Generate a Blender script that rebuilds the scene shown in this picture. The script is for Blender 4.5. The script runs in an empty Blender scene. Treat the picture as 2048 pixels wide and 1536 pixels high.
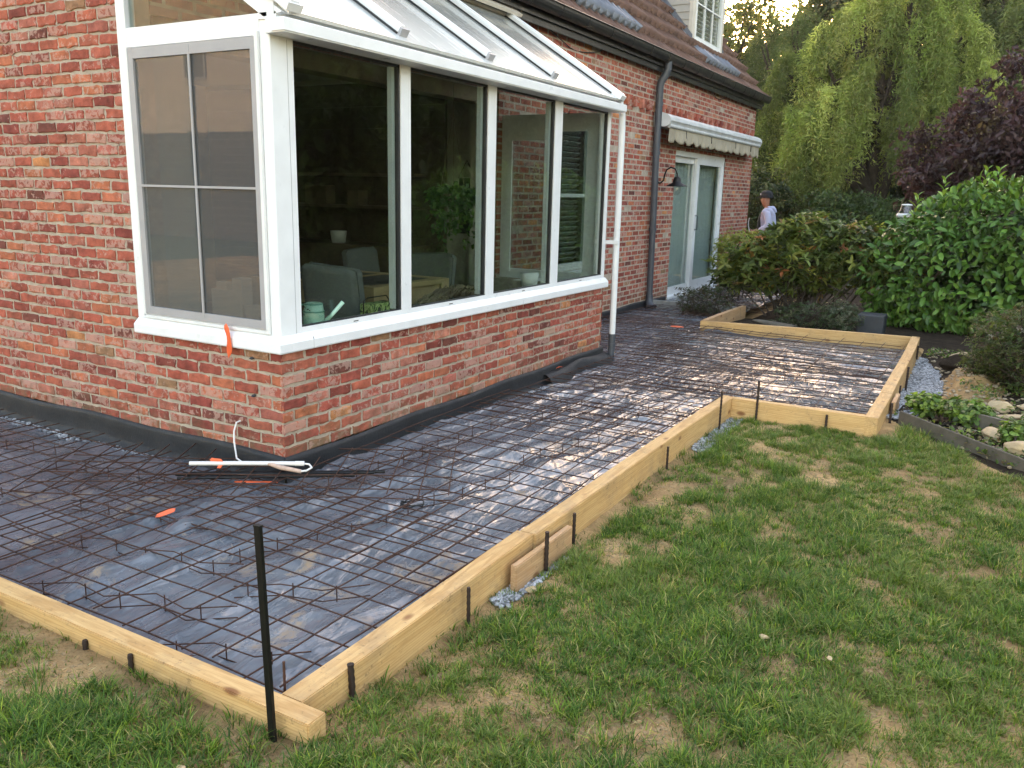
import bpy, bmesh, math, random
import numpy as np
from mathutils import Vector, Matrix
random.seed(7); RNG = np.random.default_rng(11)
sc = bpy.context.scene
R = math.radians
# ------------------------------------------------------------------ camera
CP = Vector((3.18392509, -3.13823399, 1.42428865)); YAW, PITCH, ROLL, FPX = R(119.70165273), R(12.89078605), R(1.36529887), 1678.548223505005
cam_d = bpy.data.cameras.new("camera"); cam = bpy.data.objects.new("camera", cam_d); sc.collection.objects.link(cam)
_f = Vector((math.cos(YAW)*math.cos(PITCH), math.sin(YAW)*math.cos(PITCH), -math.sin(PITCH)))
_r0 = Vector((math.sin(YAW), -math.cos(YAW), 0)); _u0 = _r0.cross(_f)
_r = _r0*math.cos(ROLL)+_u0*math.sin(ROLL); _u = -_r0*math.sin(ROLL)+_u0*math.cos(ROLL)
cam.matrix_world = Matrix(((_r.x, _u.x, -_f.x, CP.x), (_r.y, _u.y, -_f.y, CP.y), (_r.z, _u.z, -_f.z, CP.z), (0, 0, 0, 1)))
cam_d.sensor_width = 36; cam_d.lens = FPX/2048*36; cam_d.clip_start = .05; cam_d.clip_end = 800
sc.camera = cam
# ------------------------------------------------------------------ sky, sun, exposure
SUN_AZ, SUN_EL = R(-16), R(11)          # azimuth from +Y towards +X
SUN_STR, SKY_STR, EXPO = .9, .15, 3.0
world = bpy.data.worlds.new("World"); sc.world = world; world.use_nodes = True
wn = world.node_tree; bg = wn.nodes["Background"]
sky = wn.nodes.new("ShaderNodeTexSky"); sky.sky_type = 'NISHITA'; sky.sun_disc = False
sky.sun_elevation = SUN_EL; sky.sun_rotation = SUN_AZ; sky.dust_density = 2.2; sky.air_density = 1.3; sky.ozone_density = .6
tint = wn.nodes.new("ShaderNodeMix"); tint.data_type = 'RGBA'; tint.blend_type = 'MULTIPLY'; tint.inputs[0].default_value = 1
tint.inputs[7].default_value = (1.125, .98, .965, 1)
wn.links.new(sky.outputs[0], tint.inputs[6]); wn.links.new(tint.outputs[2], bg.inputs[0]); bg.inputs[1].default_value = SKY_STR
sun_d = bpy.data.lights.new("sun", 'SUN'); sun_d.energy = SUN_STR; sun_d.angle = R(14); sun_d.color = (1, .84, .62)
sun = bpy.data.objects.new("sun", sun_d); sc.collection.objects.link(sun)
_sd = Vector((math.sin(SUN_AZ)*math.cos(SUN_EL), math.cos(SUN_AZ)*math.cos(SUN_EL), math.sin(SUN_EL)))
sun.rotation_euler = _sd.to_track_quat('Z', 'Y').to_euler()
sc.view_settings.view_transform = 'Standard'; sc.view_settings.look = 'None'; sc.view_settings.exposure = EXPO; sc.view_settings.gamma = 1
sc.render.engine = 'CYCLES'
try:
    sc.cycles.max_bounces = 8; sc.cycles.transparent_max_bounces = 16; sc.cycles.caustics_reflective = False; sc.cycles.caustics_refractive = False
except Exception: pass

# ------------------------------------------------------------------ helpers
def tag(o, label=None, cat=None, group=None, kind=None):
    if label: o['label'] = label
    if cat: o['category'] = cat
    if group: o['group'] = group
    if kind: o['kind'] = kind
    return o
def empty(name, loc=(0, 0, 0), rz=0, **k):
    o = bpy.data.objects.new(name, None); sc.collection.objects.link(o); o.location = loc; o.rotation_euler = (0, 0, rz); o.empty_display_size = .1
    return tag(o, **k)
def link(name, me, parent=None, mats=()):
    o = bpy.data.objects.new(name, me); sc.collection.objects.link(o)
    for m in mats: me.materials.append(m)
    if parent is not None: o.parent = parent
    return o
def npmesh(name, V, F, mats, parent=None, col=None, smooth=True, midx=None, Fn=None):
    """V (n,3); F (m,k) all same k, or flat list with Fn sizes"""
    me = bpy.data.meshes.new(name); V = np.asarray(V, np.float32)
    if Fn is None: Fn = np.full(len(F), F.shape[1], np.int32); Fl = np.asarray(F, np.int32).ravel()
    else: Fl = np.asarray(F, np.int32); Fn = np.asarray(Fn, np.int32)
    me.vertices.add(len(V)); me.vertices.foreach_set("co", V.ravel())
    me.loops.add(len(Fl)); me.loops.foreach_set("vertex_index", Fl)
    me.polygons.add(len(Fn)); st = np.concatenate([[0], np.cumsum(Fn)[:-1]]).astype(np.int32)
    me.polygons.foreach_set("loop_start", st)
    try: me.polygons.foreach_set("loop_total", Fn)
    except Exception: pass
    if midx is not None: me.polygons.foreach_set("material_index", np.asarray(midx, np.int32))
    me.polygons.foreach_set("use_smooth", np.full(len(Fn), smooth))
    if col is not None:
        a = me.attributes.new("Col", 'FLOAT_COLOR', 'POINT'); a.data.foreach_set("color", np.asarray(col, np.float32).ravel())
    me.update(calc_edges=True); me.validate()
    return link(name, me, parent, mats)
class MB:
    def __init__(s): s.v = []; s.f = []; s.m = []; s.sm = []
    def add(s, vs, fs, m=0, smooth=False):
        b = len(s.v); s.v += [tuple(v) for v in vs]; s.f += [tuple(b+i for i in f) for f in fs]; s.m += [m]*len(fs); s.sm += [smooth]*len(fs); return s
    def box(s, x0, x1, y0, y1, z0, z1, m=0, M=None, bev=0):
        if bev:
            bm = bmesh.new(); bmesh.ops.create_cube(bm, size=1)
            for v in bm.verts: v.co = Vector((x0+(v.co.x+.5)*(x1-x0), y0+(v.co.y+.5)*(y1-y0), z0+(v.co.z+.5)*(z1-z0)))
            bmesh.ops.bevel(bm, geom=list(bm.edges), offset=bev, segments=2, affect='EDGES', profile=.6)
            bm.verts.index_update(); vs = [v.co.copy() for v in bm.verts]; fs = [[v.index for v in f.verts] for f in bm.faces]; bm.free()
        else:
            vs = [Vector(p) for p in ((x0, y0, z0), (x1, y0, z0), (x1, y1, z0), (x0, y1, z0), (x0, y0, z1), (x1, y0, z1), (x1, y1, z1), (x0, y1, z1))]
            fs = [(0, 3, 2, 1), (4, 5, 6, 7), (0, 1, 5, 4), (1, 2, 6, 5), (2, 3, 7, 6), (3, 0, 4, 7)]
        if M is not None: vs = [M @ v for v in vs]
        return s.add(vs, fs, m)
    def prism(s, prof, a, b, m=0):
        """prof: list of 3d points (closed loop) translated by vectors a and b"""
        n = len(prof); A = [Vector(p)+Vector(a) for p in prof]; B = [Vector(p)+Vector(b) for p in prof]
        return s.add(A+B, [tuple(range(n))[::-1], tuple(range(n, 2*n))]+[(i, (i+1) % n, n+(i+1) % n, n+i) for i in range(n)], m)
    def tube(s, path, r, seg=8, m=0, cap=True):
        P = [Vector(p) for p in path]; n = len(P); rs = r if isinstance(r, (list, tuple)) else [r]*n
        vs = []; up = None
        for i, p in enumerate(P):
            t = (P[min(i+1, n-1)]-P[max(i-1, 0)]).normalized()
            if up is None: up = Vector((0, 0, 1)) if abs(t.z) < .9 else Vector((1, 0, 0))
            a = t.cross(up).normalized(); b = a.cross(t).normalized(); up = b
            for k in range(seg):
                an = 2*math.pi*k/seg; vs.append(p+(a*math.cos(an)+b*math.sin(an))*rs[i])
        fs = [(i*seg+k, i*seg+(k+1) % seg, (i+1)*seg+(k+1) % seg, (i+1)*seg+k) for i in range(n-1) for k in range(seg)]
        s.add(vs, fs, m, True)
        if cap: s.add(vs[:seg], [tuple(range(seg))[::-1]], m); s.add(vs[-seg:], [tuple(range(seg))], m)
        return s
    def lathe(s, prof, c=(0, 0, 0), seg=20, m=0):
        vs = []; n = len(prof)
        for r_, z_ in prof:
            for k in range(seg):
                a = 2*math.pi*k/seg; vs.append((c[0]+r_*math.cos(a), c[1]+r_*math.sin(a), c[2]+z_))
        return s.add(vs, [(i*seg+k, i*seg+(k+1) % seg, (i+1)*seg+(k+1) % seg, (i+1)*seg+k) for i in range(n-1) for k in range(seg)], m, True)
    def build(s, name, mats, parent=None):
        if not isinstance(mats, (list, tuple)): mats = [mats]
        me = bpy.data.meshes.new(name); me.from_pydata([tuple(v) for v in s.v], [], s.f)
        me.polygons.foreach_set("material_index", s.m); me.polygons.foreach_set("use_smooth", s.sm); me.update()
        return link(name, me, parent, mats)
_P = RNG.random((64, 64, 64)).astype(np.float32)
def vnoise(x, y, z=0.0):
    x = np.asarray(x, float); y = np.asarray(y, float); z = np.broadcast_to(np.asarray(z, float), x.shape)
    xi = np.floor(x).astype(int); yi = np.floor(y).astype(int); zi = np.floor(z).astype(int)
    fx = x-xi; fy = y-yi; fz = z-zi; fx = fx*fx*(3-2*fx); fy = fy*fy*(3-2*fy); fz = fz*fz*(3-2*fz)
    g = lambda a, b, c: _P[(xi+a) & 63, (yi+b) & 63, (zi+c) & 63]
    l = lambda a, b, t: a+(b-a)*t
    return l(l(l(g(0, 0, 0), g(1, 0, 0), fx), l(g(0, 1, 0), g(1, 1, 0), fx), fy), l(l(g(0, 0, 1), g(1, 0, 1), fx), l(g(0, 1, 1), g(1, 1, 1), fx), fy), fz)
def fbm(x, y, z=0.0, o=4):
    s = 0; a = .5; t = 0
    for i in range(o): s = s+a*vnoise(x*2**i+i*7.3, y*2**i+i*3.1, np.asarray(z)*2**i+i); t += a; a *= .5
    return s/t
# ------------------------------------------------------------------ materials
class NT:
    def __init__(s, name):
        s.m = bpy.data.materials.new(name); s.m.use_nodes = True; s.t = s.m.node_tree; s.p = s.t.nodes["Principled BSDF"]; s.out = s.t.nodes["Material Output"]
        s.co = s.t.nodes.new("ShaderNodeTexCoord")
    def n(s, typ, **k):
        nd = s.t.nodes.new(typ)
        for a, b in k.items():
            if a.startswith('i_'):
                key = a[2:]; key = int(key) if key.isdigit() else key.replace('_', ' ')
                nd.inputs[key].default_value = b
            else: setattr(nd, a, b)
        return nd
    def l(s, a, b): s.t.links.new(a, b)
    def vec(s, scale=(1, 1, 1), src='Object'):
        mp = s.n("ShaderNodeMapping"); mp.inputs['Scale'].default_value = scale; s.l(s.co.outputs[src], mp.inputs[0]); return mp.outputs[0]
    def noise(s, scale, detail=4, rough=.6, vec=None, dist=0):
        nd = s.n("ShaderNodeTexNoise"); nd.inputs['Scale'].default_value = scale; nd.inputs['Detail'].default_value = detail; nd.inputs['Roughness'].default_value = rough; nd.inputs['Distortion'].default_value = dist
        s.l(vec if vec is not None else s.co.outputs['Object'], nd.inputs['Vector']); return nd.outputs[0]
    def ramp(s, fac, stops):
        nd = s.n("ShaderNodeValToRGB"); e = nd.color_ramp.elements
        while len(e) < len(stops): e.new(.5)
        for el, (p, c) in zip(e, stops): el.position = p; el.color = (c, c, c, 1) if not isinstance(c, tuple) else (*c[:3], 1)
        s.l(fac, nd.inputs[0]); return nd.outputs[0]
    def mix(s, fac, a, b, typ='MIX'):
        nd = s.n("ShaderNodeMix", data_type='RGBA', blend_type=typ)
        for v, i in ((fac, 0), (a, 6), (b, 7)):
            if isinstance(v, (int, float)): nd.inputs[i].default_value = v if i == 0 else (v, v, v, 1)
            elif isinstance(v, tuple): nd.inputs[i].default_value = (*v[:3], 1)
            else: s.l(v, nd.inputs[i])
        return nd.outputs[2]
    def bump(s, h, st=.3, d=.01, chain=None):
        nd = s.n("ShaderNodeBump"); nd.inputs['Strength'].default_value = st; nd.inputs['Distance'].default_value = d; s.l(h, nd.inputs['Height'])
        if chain is not None: s.l(chain, nd.inputs['Normal'])
        return nd.outputs[0]
    def set(s, base=None, rough=None, normal=None, metal=None, spec=None, **k):
        for v, i in ((base, 'Base Color'), (rough, 'Roughness'), (normal, 'Normal'), (metal, 'Metallic'), (spec, 'Specular IOR Level')):
            if v is None: continue
            if isinstance(v, tuple): s.p.inputs[i].default_value = (*v[:3], 1)
            elif isinstance(v, (int, float)): s.p.inputs[i].default_value = v
            else: s.l(v, s.p.inputs[i])
        for a, b in k.items(): s.p.inputs[a.replace('_', ' ')].default_value = b
        return s.m
def simple(name, c, rough=.6, var=.25, scale=12, bump=.15, bscale=80, bd=.004, metal=0, spec=.5, **k):
    n = NT(name); c2 = tuple(x*(1-var) for x in c)
    f = n.noise(scale, 5); col = n.mix(n.ramp(f, [(.3, 0.), (.7, 1.)]), c2, c)
    nm = n.bump(n.noise(bscale, 4), bump, bd)
    rr = n.ramp(n.noise(scale*1.7, 3), [(.3, max(.02, rough-.08)), (.7, min(1, rough+.08))])
    return n.set(col, rr, nm, metal, spec, **k)
def leafmat(name, base=(1, 1, 1), rough=.45, trans=.35, spec=.4):
    n = NT(name); at = n.n("ShaderNodeAttribute", attribute_name="Col")
    col = n.mix(1., at.outputs[0], base, 'MULTIPLY')
    n.set(col, rough, spec=spec)
    tr = n.n("ShaderNodeBsdfTranslucent"); n.l(n.mix(1., col, (1.35, 1.4, .82), 'MULTIPLY'), tr.inputs[0])
    mx = n.n("ShaderNodeMixShader"); mx.inputs[0].default_value = trans; n.l(n.p.outputs[0], mx.inputs[1]); n.l(tr.outputs[0], mx.inputs[2]); n.l(mx.outputs[0], n.out.inputs[0])
    return n.m
def glassmat(name, tintc=(.79, .83, .805), refl=1.0, rough=.0):
    n = NT(name); tr = n.n("ShaderNodeBsdfTransparent"); tr.inputs[0].default_value = (*tintc, 1)
    gl = n.n("ShaderNodeBsdfGlossy"); gl.inputs['Roughness'].default_value = rough; gl.inputs[0].default_value = (1, 1, 1, 1)
    lw = n.n("ShaderNodeLayerWeight"); lw.inputs[0].default_value = .5; pw = n.n("ShaderNodeMath", operation='POWER'); pw.inputs[1].default_value = 5; n.l(lw.outputs['Facing'], pw.inputs[0])   # Schlick, the same from both sides
    mu = n.n("ShaderNodeMath", operation='MULTIPLY_ADD'); mu.inputs[1].default_value = .9*refl; mu.inputs[2].default_value = .055*refl; mu.use_clamp = True
    n.l(pw.outputs[0], mu.inputs[0]); mx = n.n("ShaderNodeMixShader"); n.l(mu.outputs[0], mx.inputs[0]); n.l(tr.outputs[0], mx.inputs[1]); n.l(gl.outputs[0], mx.inputs[2]); n.l(mx.outputs[0], n.out.inputs[0])
    return n.m
# brick: per-brick colour in Col, blotches and white bloom by noise
def brickmat():
    n = NT("old_brick"); at = n.n("ShaderNodeAttribute", attribute_name="Col")
    big = n.noise(14, 5, .65); c = n.mix(n.ramp(big, [(.35, .62), (.62, 1.15)]), (0, 0, 0), at.outputs[0]); 
    c = n.mix(1., at.outputs[0], n.ramp(big, [(.3, .50), (.7, 1.20)]), 'MULTIPLY')
    sp = n.noise(90, 6, .75, dist=.4); c = n.mix(n.ramp(sp, [(.55, 0.), (.72, .55)]), c, (.20, .055, .035))
    bl = n.noise(24, 5, .7, dist=.5); ad = n.n("ShaderNodeMath", operation='ADD'); n.l(bl, ad.inputs[0]); n.l(at.outputs['Alpha'], ad.inputs[1])
    c = n.mix(n.ramp(ad.outputs[0], [(.98, 0.), (1.12, .6)]), c, (.45, .29, .235))
    di = n.noise(150, 3, .6); c = n.mix(n.ramp(di, [(.62, 0.), (.74, .5)]), c, (.06, .035, .03))
    sx = n.n("ShaderNodeSeparateXYZ"); n.l(n.co.outputs['Object'], sx.inputs[0])      # damp, mossy dirt on the lowest courses
    lo = n.n("ShaderNodeMapRange"); lo.inputs[1].default_value = .17; lo.inputs[2].default_value = -.02; n.l(sx.outputs[2], lo.inputs[0])
    c = n.mix(n.mix(1., lo.outputs[0], n.ramp(n.noise(11, 5, .75), [(.42, 0.), (.58, .8)]), 'MULTIPLY'), c, (.13, .105, .06))
    nm = n.bump(n.noise(120, 6, .7), .5, .003, n.bump(bl, .4, .006))
    return n.set(c, .85, nm, spec=.25)
def mortarmat():
    n = NT("lime_mortar"); f = n.noise(9, 6, .7); c = n.mix(n.ramp(f, [(.3, 0.), (.7, 1.)]), (.31, .26, .205), (.53, .45, .36))
    sp = n.noise(260, 3, .7); c = n.mix(n.ramp(sp, [(.5, 0.), (.7, .5)]), c, (.18, .15, .115))
    return n.set(c, .95, n.bump(n.noise(180, 5, .8), .8, .004), spec=.15)
def woodmat(name, a=(.65, .43, .195), b=(.51, .31, .125)):
    n = NT(name); v = n.vec((1.3, 22, 22)); g = n.noise(3, 7, .72, v, .6); c = n.mix(n.ramp(g, [(.36, 0.), (.60, 1.)]), a, b)
    w = n.n("ShaderNodeTexWave", wave_type='BANDS', bands_direction='Z'); w.inputs['Scale'].default_value = 9; w.inputs['Distortion'].default_value = 7; w.inputs['Detail'].default_value = 3; w.inputs['Detail Scale'].default_value = .8
    n.l(n.vec((.5, 3, 3)), w.inputs[0]); c = n.mix(n.ramp(w.outputs[1], [(.0, .5), (.35, 0.)]), c, (.40, .22, .075))
    vo = n.n("ShaderNodeTexVoronoi"); vo.inputs['Scale'].default_value = 3.2; vo.inputs['Randomness'].default_value = 1; n.l(n.vec((1.3, 2.6, 2.6)), vo.inputs[0])
    c = n.mix(n.ramp(vo.outputs[0], [(.0, .95), (.10, .75), (.17, 0.)]), c, (.17, .06, .022))
    d = n.noise(4, 5, .7); c = n.mix(n.ramp(d, [(.50, 0.), (.72, .42)]), c, (.24, .175, .11))
    sp = n.noise(38, 5, .75); c = n.mix(n.mix(1., n.ramp(sp, [(.58, 0.), (.66, .7)]), n.ramp(d, [(.40, 0.), (.6, 1.)]), 'MULTIPLY'), c, (.16, .10, .055))
    return n.set(c, .62, n.bump(g, .25, .004), spec=.3)
def plasticmat():
    n = NT("black_plastic_sheet"); d = n.noise(3.2, 6, .62, dist=.8); d2 = n.noise(26, 5, .75)
    base = n.mix(n.ramp(n.noise(2.1, 3), [(.35, 0.), (.65, 1.)]), (.082, .092, .110), (.18, .195, .22))
    dirtm = n.mix(1., n.ramp(d, [(.58, 0.), (.66, 1.)]), n.ramp(d2, [(.40, 0.), (.58, .85)]), 'MULTIPLY')
    c = n.mix(dirtm, base, (.36, .25, .14))
    film = n.noise(5, 6, .7, n.vec((1, 2.2, 1)), 1.5); c = n.mix(n.ramp(film, [(.55, 0.), (.75, .28)]), c, (.26, .25, .24))
    r = n.mix(dirtm, n.ramp(n.noise(7, 4), [(.3, .13), (.7, .31)]), .85)
    cr = n.noise(7, 2, .5, n.vec((2.0, .5, 1)), 1.6)
    nm = n.bump(n.noise(60, 3), .06, .003, n.bump(cr, .42, .03))
    return n.set(c, r, nm, spec=.8, IOR=1.5)
M = {}
M['brick'] = brickmat(); M['mortar'] = mortarmat()
M['pvc'] = simple("white_frame", (.80, .81, .82), .34, .11, 5, .03, 30, .002)
M['pvc2'] = simple("white_frame_weathered", (.74, .75, .75), .4, .14, 6, .04, 40, .002)
M['screen'] = simple("grey_screen_frame", (.36, .35, .36), .5, .12, 8)
M['rubber'] = simple("black_gasket", (.015, .015, .016), .5)
M['glass'] = glassmat("window_glass")
def netglass():
    m_ = glassmat("window_glass_screened", (.84, .86, .84), 1.5, .015); t = m_.node_tree; out = t.nodes["Material Output"]; src = out.inputs[0].links[0].from_socket
    df = t.nodes.new("ShaderNodeBsdfDiffuse"); df.inputs[0].default_value = (.145, .15, .16, 1); mx = t.nodes.new("ShaderNodeMixShader"); mx.inputs[0].default_value = .32; t.links.new(src, mx.inputs[1]); t.links.new(df.outputs[0], mx.inputs[2]); t.links.new(mx.outputs[0], out.inputs[0]); return m_
M['glass_net'] = netglass()
M['roofglass'] = None
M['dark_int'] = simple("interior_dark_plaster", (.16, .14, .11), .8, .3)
M['int_light'] = simple("interior_pale_plaster", (.40, .38, .32), .8, .15)
M['int_floor'] = simple("interior_floor", (.16, .12, .09), .5, .4)
M['zinc'] = simple("grey_zinc", (.075, .082, .098), .5, .25, 9, .1, metal=.15)
M['black_metal'] = simple("black_gutter", (.020, .020, .021), .4, .3, 6)
M['lead'] = simple("lead_flashing", (.20, .215, .25), .45, .35, 7, .3, 30, metal=.35)
M['tile'] = simple("clay_tile", (.175, .092, .062), .8, .55, 5, .5, 60, .006)
M['cream'] = simple("cream_paint", (.60, .545, .46), .55, .1)
M['clad'] = simple("beige_cladding", (.42, .385, .335), .6, .12)
M['wood'] = woodmat("fresh_pine"); M['oldwood'] = woodmat("offcut_pine", (.55, .36, .20), (.42, .25, .13))
M['rust'] = simple("rusty_steel", (.085, .036, .022), .75, .6, 30, .6, 200, .002, metal=.2)
M['steel_dark'] = simple("dark_rebar_steel", (.05, .032, .026), .6, .5, 30, .5, 220, .002, metal=.4)
M['iron'] = simple("black_iron", (.016, .015, .015), .45, .4, 30, metal=.5)
M['plastic'] = plasticmat()
M['dpc'] = simple("black_membrane", (.022, .023, .026), .6, .45, 5, .6, 70, .005, spec=.4)
M['white_pipe'] = simple("white_conduit", (.74, .72, .70), .4, .1)
M['pink_pipe'] = simple("muddy_conduit", (.60, .42, .33), .7, .35, 40)
M['orange'] = simple("orange_rubber", (.80, .135, .045), .45, .2)
M['soil'] = None
def soilmat():
    n = NT("sandy_soil"); f = n.noise(3.5, 7, .7); c = n.mix(n.ramp(f, [(.35, 0.), (.62, 1.)]), (.32, .205, .098), (.60, .40, .19))
    c = n.mix(n.ramp(n.noise(1.1, 5, .7), [(.5, 0.), (.68, .8)]), c, (.15, .11, .06))
    c = n.mix(n.ramp(n.noise(110, 4, .7), [(.5, 0.), (.68, .6)]), c, (.12, .075, .04))
    return n.set(c, .95, n.bump(n.noise(55, 8, .75), .9, .02, n.bump(f, .6, .05)), spec=.1)
M['soil'] = soilmat()
M['humus'] = simple("dark_garden_soil", (.06, .043, .03), .95, .6, 9, .9, 50, .02, spec=.1)
M['concrete'] = simple("weathered_concrete", (.15, .13, .10), .85, .45, 10, .5, 90, .004)
M['edging'] = simple("grey_edging", (.30, .30, .29), .8, .3, 10, .4, 90, .004)
M['stone'] = simple("pale_limestone", (.62, .46, .27), .85, .4, 9, .8, 45, .01)
M['gravel'] = simple("grey_gravel", (.40, .41, .44), .8, .5, 60, .3)
M['bark'] = simple("tree_bark", (.07, .052, .037), .9, .5, 12, .9, 40, .02)
M['leaf'] = leafmat("leaves", trans=.42); M['laurel'] = leafmat("glossy_leaves", rough=.40, trans=.12, spec=.33); M['grassm'] = leafmat("grass_blades", rough=.5, trans=.3, spec=.25)
M['fabric'] = simple("grey_chair_fabric", (.17, .18, .175), .9, .15, 60)
M['oak'] = simple("oak_furniture", (.52, .38, .19), .5, .3, 6)
M['slate'] = simple("slate_inlay", (.06, .06, .062), .5, .2)
M['mint'] = simple("mint_enamel", (.42, .66, .55), .3, .08)
M['minth'] = simple("mint_rim", (.13, .34, .27), .3, .08)
M['wicker'] = simple("dry_wicker", (.22, .17, .10), .8, .5, 30)
M['cardb'] = simple("pale_card", (.42, .35, .27), .8, .15)
M['white'] = simple("white_paint", (.74, .74, .72), .5, .06)
M['curtain'] = simple("pale_curtain", (.72, .77, .80), .9, .1)
M['skin'] = simple("skin", (.33, .15, .095), .5, .15)
M['hood'] = simple("lilac_grey_hoodie", (.46, .48, .66), .9, .12)
M['dark_cloth'] = simple("dark_cloth", (.02, .02, .024), .9, .2)
M['glass_clear'] = glassmat("upper_window_glass", (.96, .975, .97), .8)
M['clearglass'] = glassmat("lamp_glass", (.9, .9, .88), 1.2)
M['canvas'] = simple("awning_canvas", (.42, .365, .27), .85, .25, 5)
M['alu'] = simple("white_aluminium", (.66, .67, .67), .35, .3, 5)
M['pot'] = simple("anthracite_pot", (.03, .035, .043), .6, .25)
M['nbrick'] = simple("beige_house_wall", (.30, .275, .25), .8, .25, 4)
# ------------------------------------------------------------------ ground
BARE = [(1.80, 1.02, .15, .40), (1.88, .12, .13, .24), (2.59, -1.02, .22, .07), (3.08, -.55, .11, .12), (2.98, 2.10, .34, .06), (1.85, -1.28, .09, .08), (.75, -1.74, .60, .07), (1.92, 2.60, .24, .08), (1.73, -.38, .06, .22), (1.71, .6, .05, .5), (2.20, -.66, .05, .03), (1.71, 1.7, .06, .5), (1.70, -1.0, .05, .3), (2.35, 1.65, .07, .06)]
def inslab(x, y, g=0.0):
    A = (y > -1.63-g) & (y < .02+g) & (x < 1.585+g)
    B = (x > -.02-g) & (x < 1.585+g) & (y > -1.63-g) & (y < 2.85+g)
    C = (y > 2.84-g) & (y < 6.56+.14*(x-.24)+g) & (x > -.05) & (x < 2.58+(y-2.8)*-.012+g)
    D = (x > -1.15) & (x < .26+g) & (y > 4.1) & (y < 8.3+g)
    E = (x > -1.15) & (x < .75) & (y >= 8.25) & (y < 13.2)
    return A | B | C | D | E
def kerbside(x, y):      # >0 : garden bed side of the concrete edging
    return (x-2.70)*.795+(y-3.33)*.606
def inbed(x, y): return ((kerbside(x, y) > 0) & (x > 2.60) & (y > .5)) | ((y > 6.6+.14*(x-.24)) & (x > .3))
def gz(x, y):
    x = np.asarray(x, float); y = np.asarray(y, float)
    z = -.135+.03*(fbm(x*1.7+5, y*1.7+9)-.5)+.022*(fbm(x*7, y*7, 3)-.5)
    z = z+.085*np.clip((-1.25-y)/.5, 0, 1)+.02*np.clip((-1.8-y)/1., 0, 1)-.02*np.clip(1-np.abs(y+1.74)/.14, 0, 1)*(x < 1.6)
    z = z-.03*np.clip(1-np.abs(x-1.68)/.10, 0, 1)*((y > -1.2) & (y < 2.9))
    z = z+.022*(fbm(x*13, y*13, 6)-.5)*np.clip(1-np.abs(y+1.82)/.22, 0, 1)*(x < 1.8)
    bed = inbed(x, y); z = np.where(bed, -.16+.07*(fbm(x*2.1, y*2.1, 5)-.4)+.05*np.clip((x-2.95)/.8, 0, 1)*(y < 7)+.03*(fbm(x*9, y*9, 8)-.5), z)
    gr = np.clip(1-(((x-2.76)/.24)**2+((y-5.0)/1.35)**2), 0, 1); z = z-.09*np.sqrt(gr)+.11*np.exp(-(((x-3.12)/.20)**2+((y-5.0)/.75)**2)*1.2)*bed
    z = np.where(inslab(x, y), -.235, z)
    far = np.clip((np.hypot(x-1, y)-9)/12, 0, 1); return z-.12*far
def axis(a, b, step, lim, n):
    core = np.arange(a, b+1e-6, step); t = np.linspace(0, 1, n)[1:]**2.4
    return np.concatenate([(a-(lim)*t)[::-1], core, b+lim*t])
gx = axis(-2.5, 5.0, .022, 300, 40); gy = axis(-3.2, 7, .022, 300, 44)
X, Y = np.meshgrid(gx, gy, indexing='ij'); Z = gz(X, Y)
def gridfaces(nx, ny):
    i = np.arange(nx*ny).reshape(nx, ny); return np.stack([i[:-1, :-1], i[1:, :-1], i[1:, 1:], i[:-1, 1:]], -1).reshape(-1, 4)
F = gridfaces(len(gx), len(gy)); V = np.stack([X, Y, Z], -1).reshape(-1, 3)
c = V[F].mean(1); mi = np.where(inbed(c[:, 0], c[:, 1]), 1, 0)
sandy = (((c[:, 0]-3.08)/.30)**2+((c[:, 1]-4.9)/1.0)**2 < .75+.6*fbm(c[:, 0]*6, c[:, 1]*6, 2)) & (c[:, 0] > 2.8)
mi = np.where(sandy, 0, mi); mi = np.where((np.hypot(c[:, 0], c[:, 1]) > 14), 2, mi)
M['farlawn'] = simple("far_grass_ground", (.05, .075, .022), .95, .5, .8)
tag(npmesh("ground", V, F, [M['soil'], M['humus'], M['farlawn']], midx=mi), kind='structure')

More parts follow.
